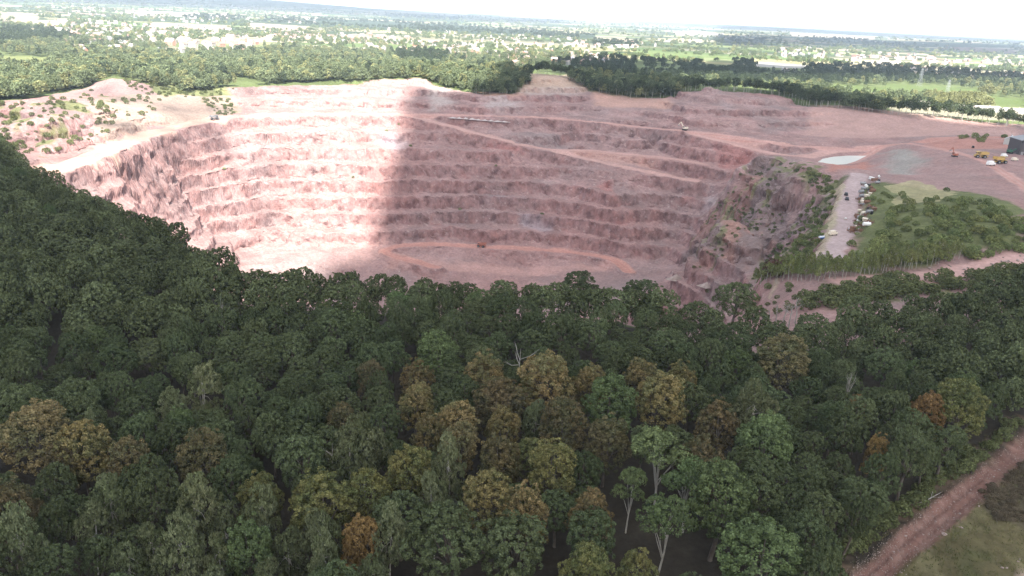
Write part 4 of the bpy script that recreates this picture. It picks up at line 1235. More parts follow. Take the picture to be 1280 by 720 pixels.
tag(ft, "pale specks of towns far out on the plain", None, None, "stuff")
# white houses and sheds that stand out
for px, py, w, d, h, rz, lab, m1, m2 in [(981,91,15,9,8,.3,"tall white gabled house among dark trees behind the right rim",1,3),(992,90,13,9,7,1.2,"smaller white house right of the tall gabled one",1,3),(1070,120,26,12,4,.2,"low cream shed at the left of the sunlit yards",0,3),(1088,121,40,16,5,.15,"long white roofed shed in the sunlit yards beyond the rim",1,3),
        (1112,122,30,14,5,.25,"white shed behind the long white roofed one",1,3),(1133,127,34,16,5,.2,"cream roofed shed beside the bright sandy yard",0,3),(1150,131,24,14,4,.5,"small pale shed at the edge of the sandy yard",1,3),(1220,138,60,20,5,.1,"very long pale roof at the right end of the pine belt",1,3),(1262,141,46,20,5,.2,"pale flat shed right of the very long roof",0,3),(760,94,14,10,5,.6,"white bungalow among dark trees above the pine belt",1,3),(862,92,14,8,6,.2,"white house by the dark trees left of the second mound",1,2),(833,95,18,9,4,.1,"low pale barn roof among dark trees above the pines",0,3)]:
    p = hit(px, py)
    o = link("shed" if "shed" in lab or "roof " in lab else "house", house_mesh("house", w, d, h, h * .3, W_m[m1], R_m[m2]), None, p)
    o.rotation_euler.z = rz
    tag(o, lab, "shed" if "shed" in lab or "roof " in lab else "house")

# pylons
M_steel = paint("galvanised_steel", (.36, .38, .40), .5, .3)
def beam(a, b, r): return [(np.array(a, float), r), (np.array(b, float), r)]
def pylon(px, py, h, lab):
    p = hit(px, py)
    root = empty("pylon", p, .5)
    tag(root, lab, "pylon", "pylons on the plain")
    paths = []; w0, w1 = h * .11, h * .02
    lv = np.linspace(0, 1, 9)
    cs = lambda f, s1, s2: np.array([s1 * (w0 + (w1 - w0) * f ** .8), s2 * (w0 + (w1 - w0) * f ** .8), f * h])
    for s1 in (-1, 1):
        for s2 in (-1, 1):
            paths.append([(cs(f, s1, s2), .12) for f in lv])
    for a, b in zip(lv[:-1], lv[1:]):
        for (p1, p2) in (((-1, -1), (1, -1)), ((1, -1), (1, 1)), ((1, 1), (-1, 1)), ((-1, 1), (-1, -1))):
            paths.append(beam(cs(a, *p1), cs(b, *p2), .06)); paths.append(beam(cs(a, *p2), cs(b, *p1), .06))
    v, q = tube(paths, 4); link("lattice_tower", np_mesh("lattice_tower", v, q, M_steel), root)
    for f, w in ((.66, .20), (.79, .15), (.92, .12)):
        z = f * h
        v, q = tube([beam((-w * h, 0, z), (0, .6, z + 1.4), .09), beam((w * h, 0, z), (0, .6, z + 1.4), .09), beam((-w * h, 0, z), (w * h, 0, z), .09), beam((-w * h, 0, z), (-w * h, 0, z - 2.2), .1), beam((w * h, 0, z), (w * h, 0, z - 2.2), .1)], 4)
        link("crossarm", np_mesh("crossarm", v, q, M_steel), root)
pylon(1149, 108, 34, "grey lattice pylon behind a dark tree on the green field")
pylon(1182, 125, 31, "pale lattice pylon in front of the bright trees, nearest the rim")
p = hit(266, 50)
v, q = tube([[(np.array([0, 0, 0.]), .9), (np.array([0, 0, 46.]), .35)], beam((-2, 0, 40), (2, 0, 40), .3)], 6)
tag(link("radio_mast", np_mesh("radio_mast", v, q, M_steel), None, p), "thin pale mast above the left village", "mast")
for px, py, h in [(918, 112, 15)]:
    p = at(px, py, 16)
    v, q = tube([[(np.array([0, 0, -1.]), .3), (np.array([.2, 0, h * .6]), .22), (np.array([0.1, 0, h]), .08)], beam((.2, 0, h * .6), (1.3, 0, h * .8), .07), beam((.2, 0, h * .45), (-1.1, .3, h * .65), .07)], 6)
    tag(link("dead_tree", np_mesh("dead_tree", v, q, B_dead), None, (p[0] * 1.015, p[1] * 1.015, float(ground(p[0] * 1.015, p[1] * 1.015)))), "bare pale trunk standing above the second mound's pines", "dead tree")
# ------------------------------------------------------------------ shrubs, young birches, dead trees
L_shrub = leaf_mat("shrub_leaf", (.120, .148, .060), (.170, .195, .078))
def dome_lobes(rg, R, h):
    out = [(np.array([0, 0, h * .4]), np.array([R * .7, R * .7, h * .5]))]
    for i in range(6):
        a = i * 1.05 + rg.uniform(-.4, .4); r = R * rg.uniform(.32, .5)
        out.append((np.array([math.cos(a) * (R - r), math.sin(a) * (R - r), h * rg.uniform(.3, .65)]), np.array([r, r, r * .9])))
    return out
BUSH = []
for i in range(6):
    rg = np.random.default_rng(800 + i)
    cl = lobed_clumps(rg, dome_lobes(rg, 2.0, 3.0), .75, .1)
    BUSH.append(crown_mesh("bush", cl, 14, .36, rg, L_shrub, .5))
BUSH_PALE = []
for m_ in BUSH[:3]:
    c2 = m_.copy(); c2.materials.clear(); c2.materials.append(L_young); BUSH_PALE.append(c2)
def bush(x, y, s, lab, grp, pale=False, name="bush", mat=None):
    me = random.choice(BUSH_PALE if pale else BUSH)
    if mat: me = me.copy(); me.materials.clear(); me.materials.append(mat)
    o = link(name, me, None, (x, y, float(ground(x, y)) - .25))
    o.rotation_euler.z = random.uniform(0, 6.28)
    o.scale = (s, s * random.uniform(.85, 1.15), s * random.uniform(.8, 1.2))
    tag(o, lab, "bush", grp)
    return o
B_dead = bark_mat("bleached_limb", (.33, .31, .28), (.24, .22, .20))
B_snag = bark_mat("weathered_wood", (.34, .32, .29), (.22, .20, .18))
SCRUB = []
def scrub(p, s0, s1): SCRUB.append((p[0], p[1], float(ground(p[0], p[1])) - .25, random.uniform(s0, s1)))
def fill(poly, n_, gap, fn):
    xs, ys = [p[0] for p in poly], [p[1] for p in poly]
    got = []
    for _ in range(n_ * 40):
        if len(got) >= n_: break
        px, py = random.uniform(min(xs), max(xs)), random.uniform(min(ys), max(ys))
        if not inside(np.array([px]), np.array([py]), poly)[0]: continue
        p = hit(px, py)
        if any(math.hypot(p[0] - q[0], p[1] - q[1]) < gap for q in got): continue
        got.append(p); fn(p)
# bushes of the bank on the right
PL = [(1112,258),(1165,250),(1205,250),(1245,262),(1285,275),(1290,318),(1235,322),(1190,328),(1100,332),(1062,330),(1080,300)]
fill(PL, 150, 2.6, lambda p: bush(p[0], p[1], random.uniform(.7, 1.6), "rounded green bush on the planted bank right of the lane", "bushes on the planted bank", random.random() < .30))
fill([(1080,240),(1112,232),(1180,238),(1270,258),(1280,275),(1200,252),(1110,258),(1078,300),(1060,318)], 26, 3.5, lambda p: bush(p[0], p[1], random.uniform(.5, 1.1), "small bush on the rough grass at the top of the planted bank", "bushes at the top of the planted bank"))
fill([(1000,205),(1045,228),(1048,240),(1025,300),(1005,335),(940,352),(985,300),(1015,250)], 50, 2.6, lambda p: bush(p[0], p[1], random.uniform(.6, 1.2), "scrubby bush on the rock spur left of the lane", "bushes on the rock spur", random.random() < .35))
fill([(985,203),(1045,226),(1046,245),(1022,300),(1000,335),(940,350),(975,300),(1008,262),(1035,246),(1000,226)], 170, 1.5, lambda p: scrub(p, .35, .9))
fill([(905,262),(940,255),(985,272),(960,300),(930,282),(905,270)], 50, 2, lambda p: scrub(p, .3, .7))
fill([(930,210),(985,205),(960,262),(900,330),(865,340),(880,280)], 90, 2.6, lambda p: scrub(p, .3, .8))
fill([(300,165),(560,150),(760,240),(700,300),(330,280),(240,200)], 8, 14, lambda p: bush(p[0], p[1], random.uniform(.5, .9), "tiny dark shrub on the quarry benches", "shrubs on the quarry benches"))
fill([(-20,140),(0,128),(60,126),(110,112),(150,120),(210,116),(190,140),(155,152),(110,182),(40,196),(-20,190)], 150, 3.0, lambda p: scrub(p, .4, 1.3))
fill([(250,124),(285,122),(296,142),(272,146)], 40, 2.5, lambda p: scrub(p, .4, 1.0))
fill([(1200,172),(1245,166),(1262,172),(1250,178),(1205,178)], 10, 4, lambda p: bush(p[0], p[1], random.uniform(1.0, 1.7), "dark bush in the clump left of the grey barn", "bushes left of the barn"))
fill([(1000,375),(1100,350),(1200,345),(1290,330),(1290,350),(1100,376),(1010,392)], 80, 2.8, lambda p: scrub(p, .7, 1.7))
# young birches: front rows with pale stems
base_px = [(938,356),(985,352),(1030,350),(1065,347),(1100,342),(1140,336),(1180,328),(1205,322)]
lx, ly = [p[0] for p in base_px], [p[1] for p in base_px]
n_s = 0
for row in range(4):
    for px in np.arange(945, 1200 - row * 10, 5.6):
        q = px + random.uniform(-2, 2)
        p = hit(q, np.interp(q, lx, ly))
        r = math.hypot(p[0], p[1]); k = (r + row * 4.2 + random.uniform(-1.2, 1.2)) / r
        plant("sapling", p[0] * k, p[1] * k, random.uniform(1.3, 1.9), random.uniform(.70, .98), "slender young birch with pale stem along the foot of the planted bank", "young birches in the row"); n_s += 1
# undergrowth along the wood's edge at the track
td = []
for _ in range(400):
    i = random.randrange(len(tr) - 1); q = tr[i] + (tr[i + 1] - tr[i]) * random.random()
    n2 = np.array([-(a1 - a0)[1], (a1 - a0)[0]]); n2 = n2 / np.linalg.norm(n2); dd = random.uniform(5.2, 8.5)
    x, y = q[0] + n2[0] * dd, q[1] + n2[1] * dd
    if len(td) < 46 and not any(math.hypot(x - u_, y - v_) < 1.9 for u_, v_ in td):
        td.append((x, y)); scrub((x, y), .55, 1.05)
fill([(150,96),(250,112),(295,106),(290,120),(200,122),(160,112)], 60, 4, lambda p: scrub(p, .5, 1.3))
fill([(880,365),(960,352),(1000,362),(1000,392),(940,396)], 26, 2.6, lambda p: scrub(p, .4, 1.0))
bl = unit_crowns(5, dome_lobes, 2.0, 3.0, .75, 12, .38, .5, 850)
L_scrub = leaf_mat("scrub_leaf", (.085, .105, .048), (.12, .135, .06))
mass("scrub", [(x, y, z, 2.0 * s_, s_ * random.uniform(.8, 1.1), i) for i, (x, y, z, s_) in enumerate(SCRUB)], bl, L_scrub, "low scrub and undergrowth at the wood's edge, on the spur and the old benches")
# single trees on the rim
def lone(kind, px, py, R, hs, lab, z=12, **kw):
    p = at(px, py, z); return plant(kind, p[0], p[1], R, hs, lab, None, **kw)
lone("birch", 612, 340, 2.6, .9, "thin pale sparse tree standing before the pink pit floor", 13)
lone("ash", 560, 346, 3.2, .8, "yellowish loose tree on the rim beneath the return of the pit road", 12)
p = hit(968, 345)
bush(p[0], p[1], 2.3, "dark red leaved shrub at the foot of the rock spur", None, mat=L_red)

def dead(px, py, h, lab, seed, n_l, lean=0.0, name="dead_tree", z=15.0):
    rg = np.random.default_rng(seed)
    p = at(px, py, z)
    top = np.array([lean * h, 0, h])
    paths = [[(np.array([0, 0, -.5]), .26), (top * .4 + rg.normal(0, .15, 3), .2), (top * .75, .11), (top, .03)]]
    for i in range(n_l):
        f = rg.uniform(.45, .85); a = rg.uniform(0, 6.28); L = h * rg.uniform(.14, .30)
        s = top * f; e = s + np.array([math.cos(a) * L, math.sin(a) * L, L * rg.uniform(.4, 1.0)])
        mid = (s + e) / 2 + np.array([0, 0, -.1 * L])
        paths.append([(s, .09), (mid, .06), (e, .02)])
        b = a + rg.uniform(-.9, .9)
        paths.append([(mid, .07), (mid + np.array([math.cos(b), math.sin(b), .8]) * L * .45, .02)])
    v, q = tube(paths, 6)
    o = link(name, np_mesh(name, v, q, B_dead, smooth_shade=True), None, (p[0], p[1], float(ground(p[0], p[1]))))
    return tag(o, lab, "dead tree")
dead(648, 441, 19.2, "bleached dead tree with bare white limbs in the middle of the wood", 1, 8, .03, z=18)
def snag(px, py, h, lab, seed, n_l):
    rg = np.random.default_rng(seed); p = at(px, py, h - .5)
    paths = [[(np.array([0, 0, -.5]), .2), (np.array([.1, .1, h * .6]), .10), (np.array([.2, 0, h]), .03)]]
    for i in range(n_l):
        f = rg.uniform(.55, .85); a = rg.uniform(0, 6.28); s = np.array([.1, .1, h * f]); e = np.array([math.cos(a) * rg.uniform(.6, 2.2), math.sin(a) * rg.uniform(.6, 2.2), h * rg.uniform(.85, 1.02)])
        paths.append([(s, .05), ((s + e) / 2 + rg.normal(0, .2, 3), .035), (e, .015)])
    v, q = tube(paths, 5)
    tag(link("dead_tree", np_mesh("dead_tree", v, q, B_snag, smooth_shade=True), None, (p[0], p[1], float(ground(p[0], p[1])))), lab, "dead tree")
snag(1064, 466, 17.5, "pale bare twigs of a dead crown among dark oaks on the right", 2, 14)
snag(275, 376, 17, "slim dead grey tree among oaks on the left slope", 3, 5)
snag(414, 556, 16, "short pale snag in the left middle of the wood", 4, 4)
for i, (x, y) in enumerate([(974,383),(982,380),(990,384),(998,379),(966,386)]):
    tag(dead(x, y, random.uniform(8, 11), "bare pale thin tree in the cluster beside the small dark round tree", 10 + i, 7, random.uniform(-.12, .12), "bare_tree", 6), None, "bare tree", "bare trees at the rim")
# fallen pale trunk by the track
p = hit(1160, 628)
v, q = tube([[(np.array([-3.2, -1.5, .5]), .11), (np.array([0, 0, .9]), .09), (np.array([3.5, 1.9, 1.5]), .05)], beam((.5, .2, .9), (1.6, 1.9, 1.6), .05), beam((1.2, .6, 1.0), (2.6, -.4, 1.8), .04)], 6)
tag(link("fallen_trunk", np_mesh("fallen_trunk", v, q, B_snag), None, p), "pale fallen trunk leaning out of the wood onto the track's verge", "fallen trunk")

# ------------------------------------------------------------------ stones, heaps, grass, pond
t = NT("pale_stone"); t.color(t.mix(t.ramp(t.noise(1.5, 6), [(.35, 0.0), (.65, 1.0)]), (.36, .29, .26), (.22, .17, .15))); M_stone = t.m
def rock_mesh(name, seed, flat, mat=M_stone):
    rg = np.random.default_rng(seed)
    bm = bmesh.new(); bmesh.ops.create_icosphere(bm, subdivisions=3, radius=1)
    ax = rg.normal(size=(9, 3)); ax /= np.linalg.norm(ax, axis=1)[:, None]; lim = rg.uniform(.55, .9, 9)
    for v_ in bm.verts:
        c = np.array(v_.co)
        for a, l in zip(ax, lim):
            dd = c @ a
            if dd > l: c = c - a * (dd - l) * .9
        c *= 1 + .06 * rg.normal()
        v_.co = (c[0], c[1] * .8, c[2] * flat)
    me = bpy.data.meshes.new(name); bm.to_mesh(me); bm.free(); me.materials.append(mat)
    return me
ROCKS = [rock_mesh("boulder", 900 + i, .65) for i in range(5)]
def boulder(px, py, s, lab, grp, mat=None):
    p = hit(px, py)
    o = link("boulder", random.choice(ROCKS), None, (p[0], p[1], p[2] + s * .2)); o.scale = (s, s, s); o.rotation_euler = (random.uniform(-.3, .3), random.uniform(-.3, .3), random.uniform(0, 6))
    tag(o, lab, "boulder", grp)
boulder(1180, 668, .62, "largest pale boulder on the grassy edge of the dirt track", None)
boulder(1202, 660, .34, "small pale stone just right of the largest boulder", None)
for x, y in [(1130,668),(1150,650),(1196,640),(1222,632),(1215,612),(1232,620),(1118,690),(1135,700),(1105,708),(1170,655),(1241,594),(1252,585),(1266,574),(1160,668),(1190,625),(1262,708),(1270,704),(1256,712),(1275,698)]:
    boulder(x + random.uniform(-4, 4), y + random.uniform(-3, 3), random.uniform(.16, .34), "small pale stone lying along the red dirt track", "stones on the dirt track")
for i in range(26):
    px = random.uniform(1160, 1285); boulder(px, np.interp(px, [1160,1285], [342,328]) + random.uniform(-10, 8), random.uniform(.5, 1.0), "broken rock in the rubble beside the red terrace", "rubble on the terrace")
# loose gravel on and beside the track
gm = bmesh.new(); bmesh.ops.create_icosphere(gm, subdivisions=1, radius=1); gv = np.array([v.co[:] for v in gm.verts]); gf = np.array([[v.index for v in f.verts] for f in gm.faces]); gm.free()
NS = 2600
ti = rng.integers(0, len(tr) - 1, NS); tp = tr[ti] + (tr[ti + 1] - tr[ti]) * rng.uniform(0, 1, (NS, 1))
nn = np.array([-(a1 - a0)[1], (a1 - a0)[0]]); nn = nn / np.linalg.norm(nn)
off = rng.normal(0, 1.0, NS) * 1.1 + np.where(rng.uniform(0, 1, NS) < .6, 2.2, -1.6)
sx, sy = tp[:, 0] + nn[0] * off, tp[:, 1] + nn[1] * off
ss = .04 + .10 * rng.uniform(0, 1, NS) ** 3
sv = (gv[None] * rng.uniform(.6, 1.3, (NS, 1, 3)) * ss[:, None, None] + np.stack([sx, sy, ground(sx, sy) + ss * .3], 1)[:, None]).reshape(-1, 3)
sf = (gf[None] + (np.arange(NS) * len(gv))[:, None, None]).reshape(-1, 3)
tag(link("gravel", np_mesh("gravel", sv, sf, M_stone)), "loose gravel scattered over the red dirt track", None, None, "stuff")
# heaps
t = NT("pale_aggregate"); t.color(t.mix(t.noise(2.0, 6), (.50, .44, .42), (.36, .31, .30))); M_agg = t.m
HEAP = []
for i in range(3):
    rg = np.random.default_rng(950 + i); V_, Q_ = [], []
    for k in range(9):
        for s in range(20):
            a = 2 * math.pi * s / 20; r = k / 8 * (1 + .15 * rg.normal() * (k / 8)); V_.append((r * math.cos(a), r * math.sin(a), .62 * (1 - (k / 8)) ** 1.15 - .05 + .03 * rg.normal()))
    for k in range(8):
        for s in range(20): Q_.append((k * 20 + s, (k + 1) * 20 + s, (k + 1) * 20 + (s + 1) % 20, k * 20 + (s + 1) % 20))
    HEAP.append(np_mesh("stone_heap", np.array(V_), np.array(Q_), M_agg, smooth_shade=True))
def heap(px, py, sx, sy, sz, lab, grp=None, rz=0.0):
    me = random.choice(HEAP)
    if grp is None: me = me.copy(); me.materials.clear(); me.materials.append(M_stone)
    p = hit(px, py); o = link("stone_heap" if grp else "earth_mound", me, None, p); o.scale = (sx, sy, sz); o.rotation_euler.z = rz; tag(o, lab, "stone heap" if grp else "mound", grp)
for px, py in [(566,147.5),(574,148),(582,148.5),(590,149.2),(598,150),(606,150.6),(614,151.2),(622,152),(630,152.5)]:
    heap(px, py, random.uniform(2.5, 7), 3, random.uniform(1.5, 3.6), "pale grey stone heap in the row below the upper haul road", "stone heaps on the upper bench", .05)
heap(884, 358, 6, 4, 6, "pale pink mound of earth on the rim left of the small dark tree"); heap(845, 349, 7, 4, 7, "pale mound of earth at the rim beside the bushy green crown")
# pond
pv_ = np.array([(p[0], p[1], POND_Z - .15) for p in pond_xy])
bm = bmesh.new(); f = bm.faces.new([bm.verts.new(p) for p in np.array(pv_) * np.array([1, 1, 1])]); bmesh.ops.triangulate(bm, faces=[f])
me = bpy.data.meshes.new("pond"); bm.to_mesh(me); bm.free()
t = NT("silty_water"); t.color((.74, .75, .70)); t.b.inputs["Roughness"].default_value = .12; t.b.inputs["Specular IOR Level"].default_value = .5; t.bump(t.noise(.8, 3), .05, .3)
me.materials.append(t.m); o = link("pond", me); o["kind"] = "structure"
# rough grass by the track
t = NT("dry_grass"); tc = t.attr("tint").outputs["Fac"]; t.color(t.ramp(tc, [(.0, (.075, .085, .032)), (.5, (.125, .125, .052)), (1.0, (.23, .20, .11))])); M_grass = t.m
gx, gy = rng.uniform(70, 330, 90000), rng.uniform(100, 330, 90000)
gs = (gx - a0[0]) * (a1[1] - a0[1]) - (gy - a0[1]) * (a1[0] - a0[0])
gd, _z = near_line(gx, gy, tr); gc, _z = near_line(gx, gy, ROAD_XYZ["corner"])
gp_, gq_ = project(gx, gy, 0 * gx)
ok = (gp_ < 1330) & (gq_ < 760) & (((gs > 0) & (gd > 3.0) & (gc > 3.4)) | ((gs <= 0) & (gd > 4.2) & (gd < 9))) & (fbm(gx, gy, 3.2, 3, 500) > -.25)
gx, gy = gx[ok][:26000], gy[ok][:26000]
gz = ground(gx, gy)
n_g = len(gx); B_ = 5
a = rng.uniform(0, 6.28, (n_g, B_)); hgt = rng.uniform(.18, .55, (n_g, B_)) * (1 + .8 * fbm(gx, gy, 8, 2, 501))[:, None]; lean = rng.uniform(.1, .7, (n_g, B_))
cx_ = gx[:, None] + rng.normal(0, .22, (n_g, B_)); cy_ = gy[:, None] + rng.normal(0, .22, (n_g, B_)); wv = .07
v0 = np.stack([cx_ - np.sin(a) * wv, cy_ + np.cos(a) * wv, gz[:, None] - .05 + 0 * a], -1); v1 = np.stack([cx_ + np.sin(a) * wv, cy_ - np.cos(a) * wv, gz[:, None] - .05 + 0 * a], -1)
v2 = np.stack([cx_ + np.cos(a) * lean * hgt, cy_ + np.sin(a) * lean * hgt, gz[:, None] + hgt], -1)
Vg = np.stack([v0, v1, v2], 2).reshape(-1, 3)
tg = np.repeat(np.clip(.45 + .5 * fbm(gx, gy, 6, 3, 502), 0, 1), B_) + rng.normal(0, .15, n_g * B_)
tag(link("rough_grass", np_mesh("rough_grass", Vg, np.arange(len(Vg)).reshape(-1, 3), M_grass, [("tint", 'FLOAT', 'FACE', np.clip(tg, 0, 1))])), "rough dry grass beside the red dirt track", None, None, "stuff")
HEA = []
fill([(1225,612),(1290,572),(1295,655),(1245,650)], 120, .6, lambda p: HEA.append((p[0], p[1], p[2] - .1, random.uniform(.5, 1.0), random.uniform(.14, .28), random.randrange(5))))
mass("heather", HEA, bl, leaf_mat("heather_leaf", (.105, .082, .058), (.135, .112, .066)), "low brown heather in the grass right of the dirt track")

# ------------------------------------------------------------------ vehicles, scrap, buildings
class Bm:
    def __init__(self): self.b = bmesh.new()
    def box(self, sx, sy, sz, x, y, z, rx=0, ry=0, rz=0, taper=None, bev=.05):
        r = bmesh.ops.create_cube(self.b, size=1)
        vs_ = r['verts']
        for v in vs_:
            v.co = Vector((v.co.x * sx, v.co.y * sy, v.co.z * sz))
            if taper and v.co.z > 0: v.co.x *= taper[0]; v.co.y *= taper[1]
        if bev:
            es = list({e for v in vs_ for e in v.link_edges})
            q = bmesh.ops.bevel(self.b, geom=es, offset=bev, segments=1, affect='EDGES'); vs_ = list({v for f in q['faces'] for v in f.verts} | {v for v in vs_ if v.is_valid})
        M = Matrix.Translation((x, y, z)) @ Matrix.Rotation(rz, 4, 'Z') @ Matrix.Rotation(ry, 4, 'Y') @ Matrix.Rotation(rx, 4, 'X')
        bmesh.ops.transform(self.b, matrix=M, verts=vs_)
        return self
    def cyl(self, r, L, x, y, z, axis='Y', seg=18, r2=None):
        M = Matrix.Translation((x, y, z)) @ (Matrix.Rotation(math.pi / 2, 4, 'X') if axis == 'Y' else Matrix.Rotation(math.pi / 2, 4, 'Y') if axis == 'X' else Matrix())
        bmesh.ops.create_cone(self.b, cap_ends=True, segments=seg, radius1=r, radius2=r if r2 is None else r2, depth=L, matrix=M)
        return self
    def put(self, name, mat, parent=None):
        me = bpy.data.meshes.new(name); self.b.to_mesh(me); self.b.free(); me.materials.append(mat)
        return link(name, me, parent)
RUB, GLS = paint("tyre_rubber", (.03, .03, .03), .9), paint("window_glass", (.05, .06, .07), .2)
YEL, RED_, GRY, WHT, BLU, RST, DRK, CRM, GRN = (paint("machine_yellow", (.50, .34, .12), .5), paint("dusty_red_paint", (.40, .16, .11), .6), paint("bare_steel", (.30, .30, .31), .5, .4), paint("white_paint", (.78, .78, .76), .4),
     paint("blue_paint", (.07, .17, .42), .4), paint("rusty_iron", (.20, .11, .075), .9), paint("black_paint", (.035, .035, .04), .4), paint("cream_paint", (.70, .62, .50), .5), paint("green_paint", (.05, .14, .09), .5))
def wheel(parent, x, y, r, w):
    t_ = Bm().cyl(r, w, x, y, r).put("wheel", RUB, parent)
    Bm().cyl(r * .5, w + .04, x, y, r).put("rim", GRY, t_)
def place(px, py, rz, s=1.0):
    p = hit(px, py); return (p[0], p[1], p[2] + .02), rz, s
def dump_truck(px, py, rz, col, lab, s=1.0, raised=0.0):
    loc, rz, s = place(px, py, rz, s); R_ = empty("dump_truck", loc, rz, s); tag(R_, lab, "dump truck")
    Bm().box(9.0, 1.7, .7, 0, 0, 1.5).box(1.6, 2.9, 1.3, 3.6, 0, 1.9, taper=(.9, .95)).box(.3, 3.0, .9, 4.5, 0, 1.5).put("chassis", col, R_)
    b = Bm().box(5.8, 3.9, .25, -1.4, 0, 2.7, ry=.10).box(5.6, .22, 1.7, -1.4, 1.9, 3.5, ry=.10).box(5.6, .22, 1.7, -1.4, -1.9, 3.5, ry=.10).box(.25, 3.9, 1.9, 1.4, 0, 3.5, ry=-.25).box(2.6, 3.8, .2, 2.7, 0, 4.45, ry=.05)
    for k in range(4): b.box(.2, 4.1, 1.5, -3.4 + k * 1.35, 0, 3.3, ry=.10)
    b.put("dump_body", col, R_)
    c = Bm().box(1.7, 1.5, 1.7, 3.0, .7, 3.3, taper=(.88, .92)).put("cab", col, R_)
    Bm().box(1.0, 1.56, .7, 3.0, .7, 3.6, bev=.02).box(1.62, 1.0, .65, 3.06, .7, 3.6, bev=.02).put("window", GLS, c)
    for x in (3.0, -1.9):
        for y in (-1.6, 1.6): wheel(R_, x, y, 1.15, .95)
    return R_
def excavator(px, py, rz, col, lab, s=1.0, up=.9):
    loc, rz, s = place(px, py, rz, s); R_ = empty("excavator", loc, rz, s); tag(R_, lab, "excavator")
    for y in (-1.25, 1.25): Bm().box(4.4, .65, .95, 0, y, .55, bev=.3).put("track", RUB, R_)
    h_ = Bm().box(3.7, 2.7, 1.3, -.5, 0, 1.95, bev=.15).box(1.3, 2.6, .5, -1.7, 0, 2.75, bev=.1).put("house", col, R_)
    c = Bm().box(1.6, 1.1, 1.6, .9, .8, 2.7, taper=(.85, .95)).put("cab", col, R_)
    Bm().box(1.63, .9, .9, .9, .8, 2.95, bev=.02).box(1.1, 1.14, .9, .9, .8, 2.95, bev=.02).put("window", GLS, c)
    ca, sa = math.cos(up), math.sin(up)
    L1, L2 = 5.4, 3.2
    j = (1.2 + L1 * ca, 2.0 + L1 * sa)
    Bm().box(L1, .5, .7, 1.2 + L1 * ca / 2, -.3, 2.0 + L1 * sa / 2, ry=-up).put("boom", col, R_)
    a2 = up - 1.9
    e = (j[0] + L2 * math.cos(a2), j[1] + L2 * math.sin(a2))
    Bm().box(L2, .38, .5, (j[0] + e[0]) / 2, -.3, (j[1] + e[1]) / 2, ry=-a2).put("arm", col, R_)
    Bm().box(1.1, 1.3, .9, e[0] - .2, -.3, e[1] - .35, ry=.5, taper=(.6, 1)).put("bucket", GRY, R_)
    return R_
def van(px, py, rz, col, lab, s=1.0, name="van", grp=None):
    loc, rz, s = place(px, py, rz, s); R_ = empty(name, loc, rz, s); tag(R_, lab, name.replace("_", " "), grp)
    Bm().box(4.9, 1.95, 1.1, 0, 0, 1.0, bev=.15).box(3.6, 1.85, .95, -.55, 0, 1.95, taper=(.95, .9), bev=.12).put("body", col, R_)
    Bm().box(.9, 1.6, .55, 1.0, 0, 1.95, ry=.5, bev=.02).put("windscreen", GLS, R_)
    for x in (-1.5, 1.5):
        for y in (-.9, .9): wheel(R_, x, y, .36, .25)
    return R_
def car(px, py, rz, col, lab, s=1.0, grp=None):
    loc, rz, s = place(px, py, rz, s); R_ = empty("car", loc, rz, s); tag(R_, lab, "car", grp)
    Bm().box(4.3, 1.75, .65, 0, 0, .68, bev=.15).box(2.3, 1.55, .6, -.2, 0, 1.25, taper=(.7, .88), bev=.1).put("body", col, R_)
    Bm().box(1.8, 1.58, .34, -.2, 0, 1.27, taper=(.8, .93), bev=.02).box(2.2, 1.2, .34, -.2, 0, 1.27, taper=(.78, .95), bev=.02).put("window", GLS, R_)
    for x in (-1.3, 1.3):
        for y in (-.8, .8): wheel(R_, x, y, .33, .22)
    return R_
dump_truck(1226, 197.5, 3.0, YEL, "yellow dump truck parked on the yard, left of a second one", 1.15)
dump_truck(1249, 204.5, .25, YEL, "yellow dump truck parked nearest the grassy bank in the yard", 1.2)
dump_truck(602, 309, 2.9, RED_, "dusty red dump truck on the pit floor road", 1.0)
dump_truck(268, 150, .8, GRY, "grey dump truck where the sunlit haul road reaches the upper bench", 1.0)
excavator(856, 163, 2.6, CRM, "pale excavator with raised boom on the upper haul road", 1.3, 1.0)
excavator(1193, 196, 1.9, RED_, "red excavator working on the crest of the grey spoil slope", 1.0, 1.15)
excavator(852, 160, 2.8, GRY, "grey tracked rig beside the pale excavator on the haul road", .7, .6) if False else None
van(1238, 207, .4, WHT, "white van parked between the two yellow dump trucks", 1.5)
t_ = excavator(1262, 192, .3, GRN, "dark green machine parked in front of the grey barn", 1.1, .35)
van(1216, 185, 1.2, DRK, "small dark van on the loop of red yard", .9)
car(1057.5, 244, 1.2, DRK, "black car parked on the lane's left edge, the farther of two", 1.25)
car(1058.5, 250, 1.25, DRK, "black car parked on the lane's left edge, the nearer of two", 1.25)
van(1041, 294, .5, CRM, "cream van standing beside the blue covered trailer", 1.05)
# covered trailer
loc, rz, s = place(1028, 299, .35, 1.0); R_ = empty("trailer", loc, rz, s); tag(R_, "trailer under silver and blue sheeting at the lane's near end", "trailer")
Bm().box(5.2, 2.2, .3, 0, 0, .7).box(1.6, .15, .15, 3.2, 0, .6).put("chassis", RST, R_)
Bm().box(4.6, 2.1, .9, 0, 0, 1.3, taper=(.9, .5), bev=.15).put("silver_sheet", paint("silver_sheeting", (.55, .58, .64), .4), R_)
Bm().box(5.0, .3, .9, 0, -1.2, 1.0, rx=.5, bev=.08).put("blue_sheet", BLU, R_)
for x in (-1, 1):
    for y in (-1.0, 1.0): wheel(R_, x, y, .4, .25)
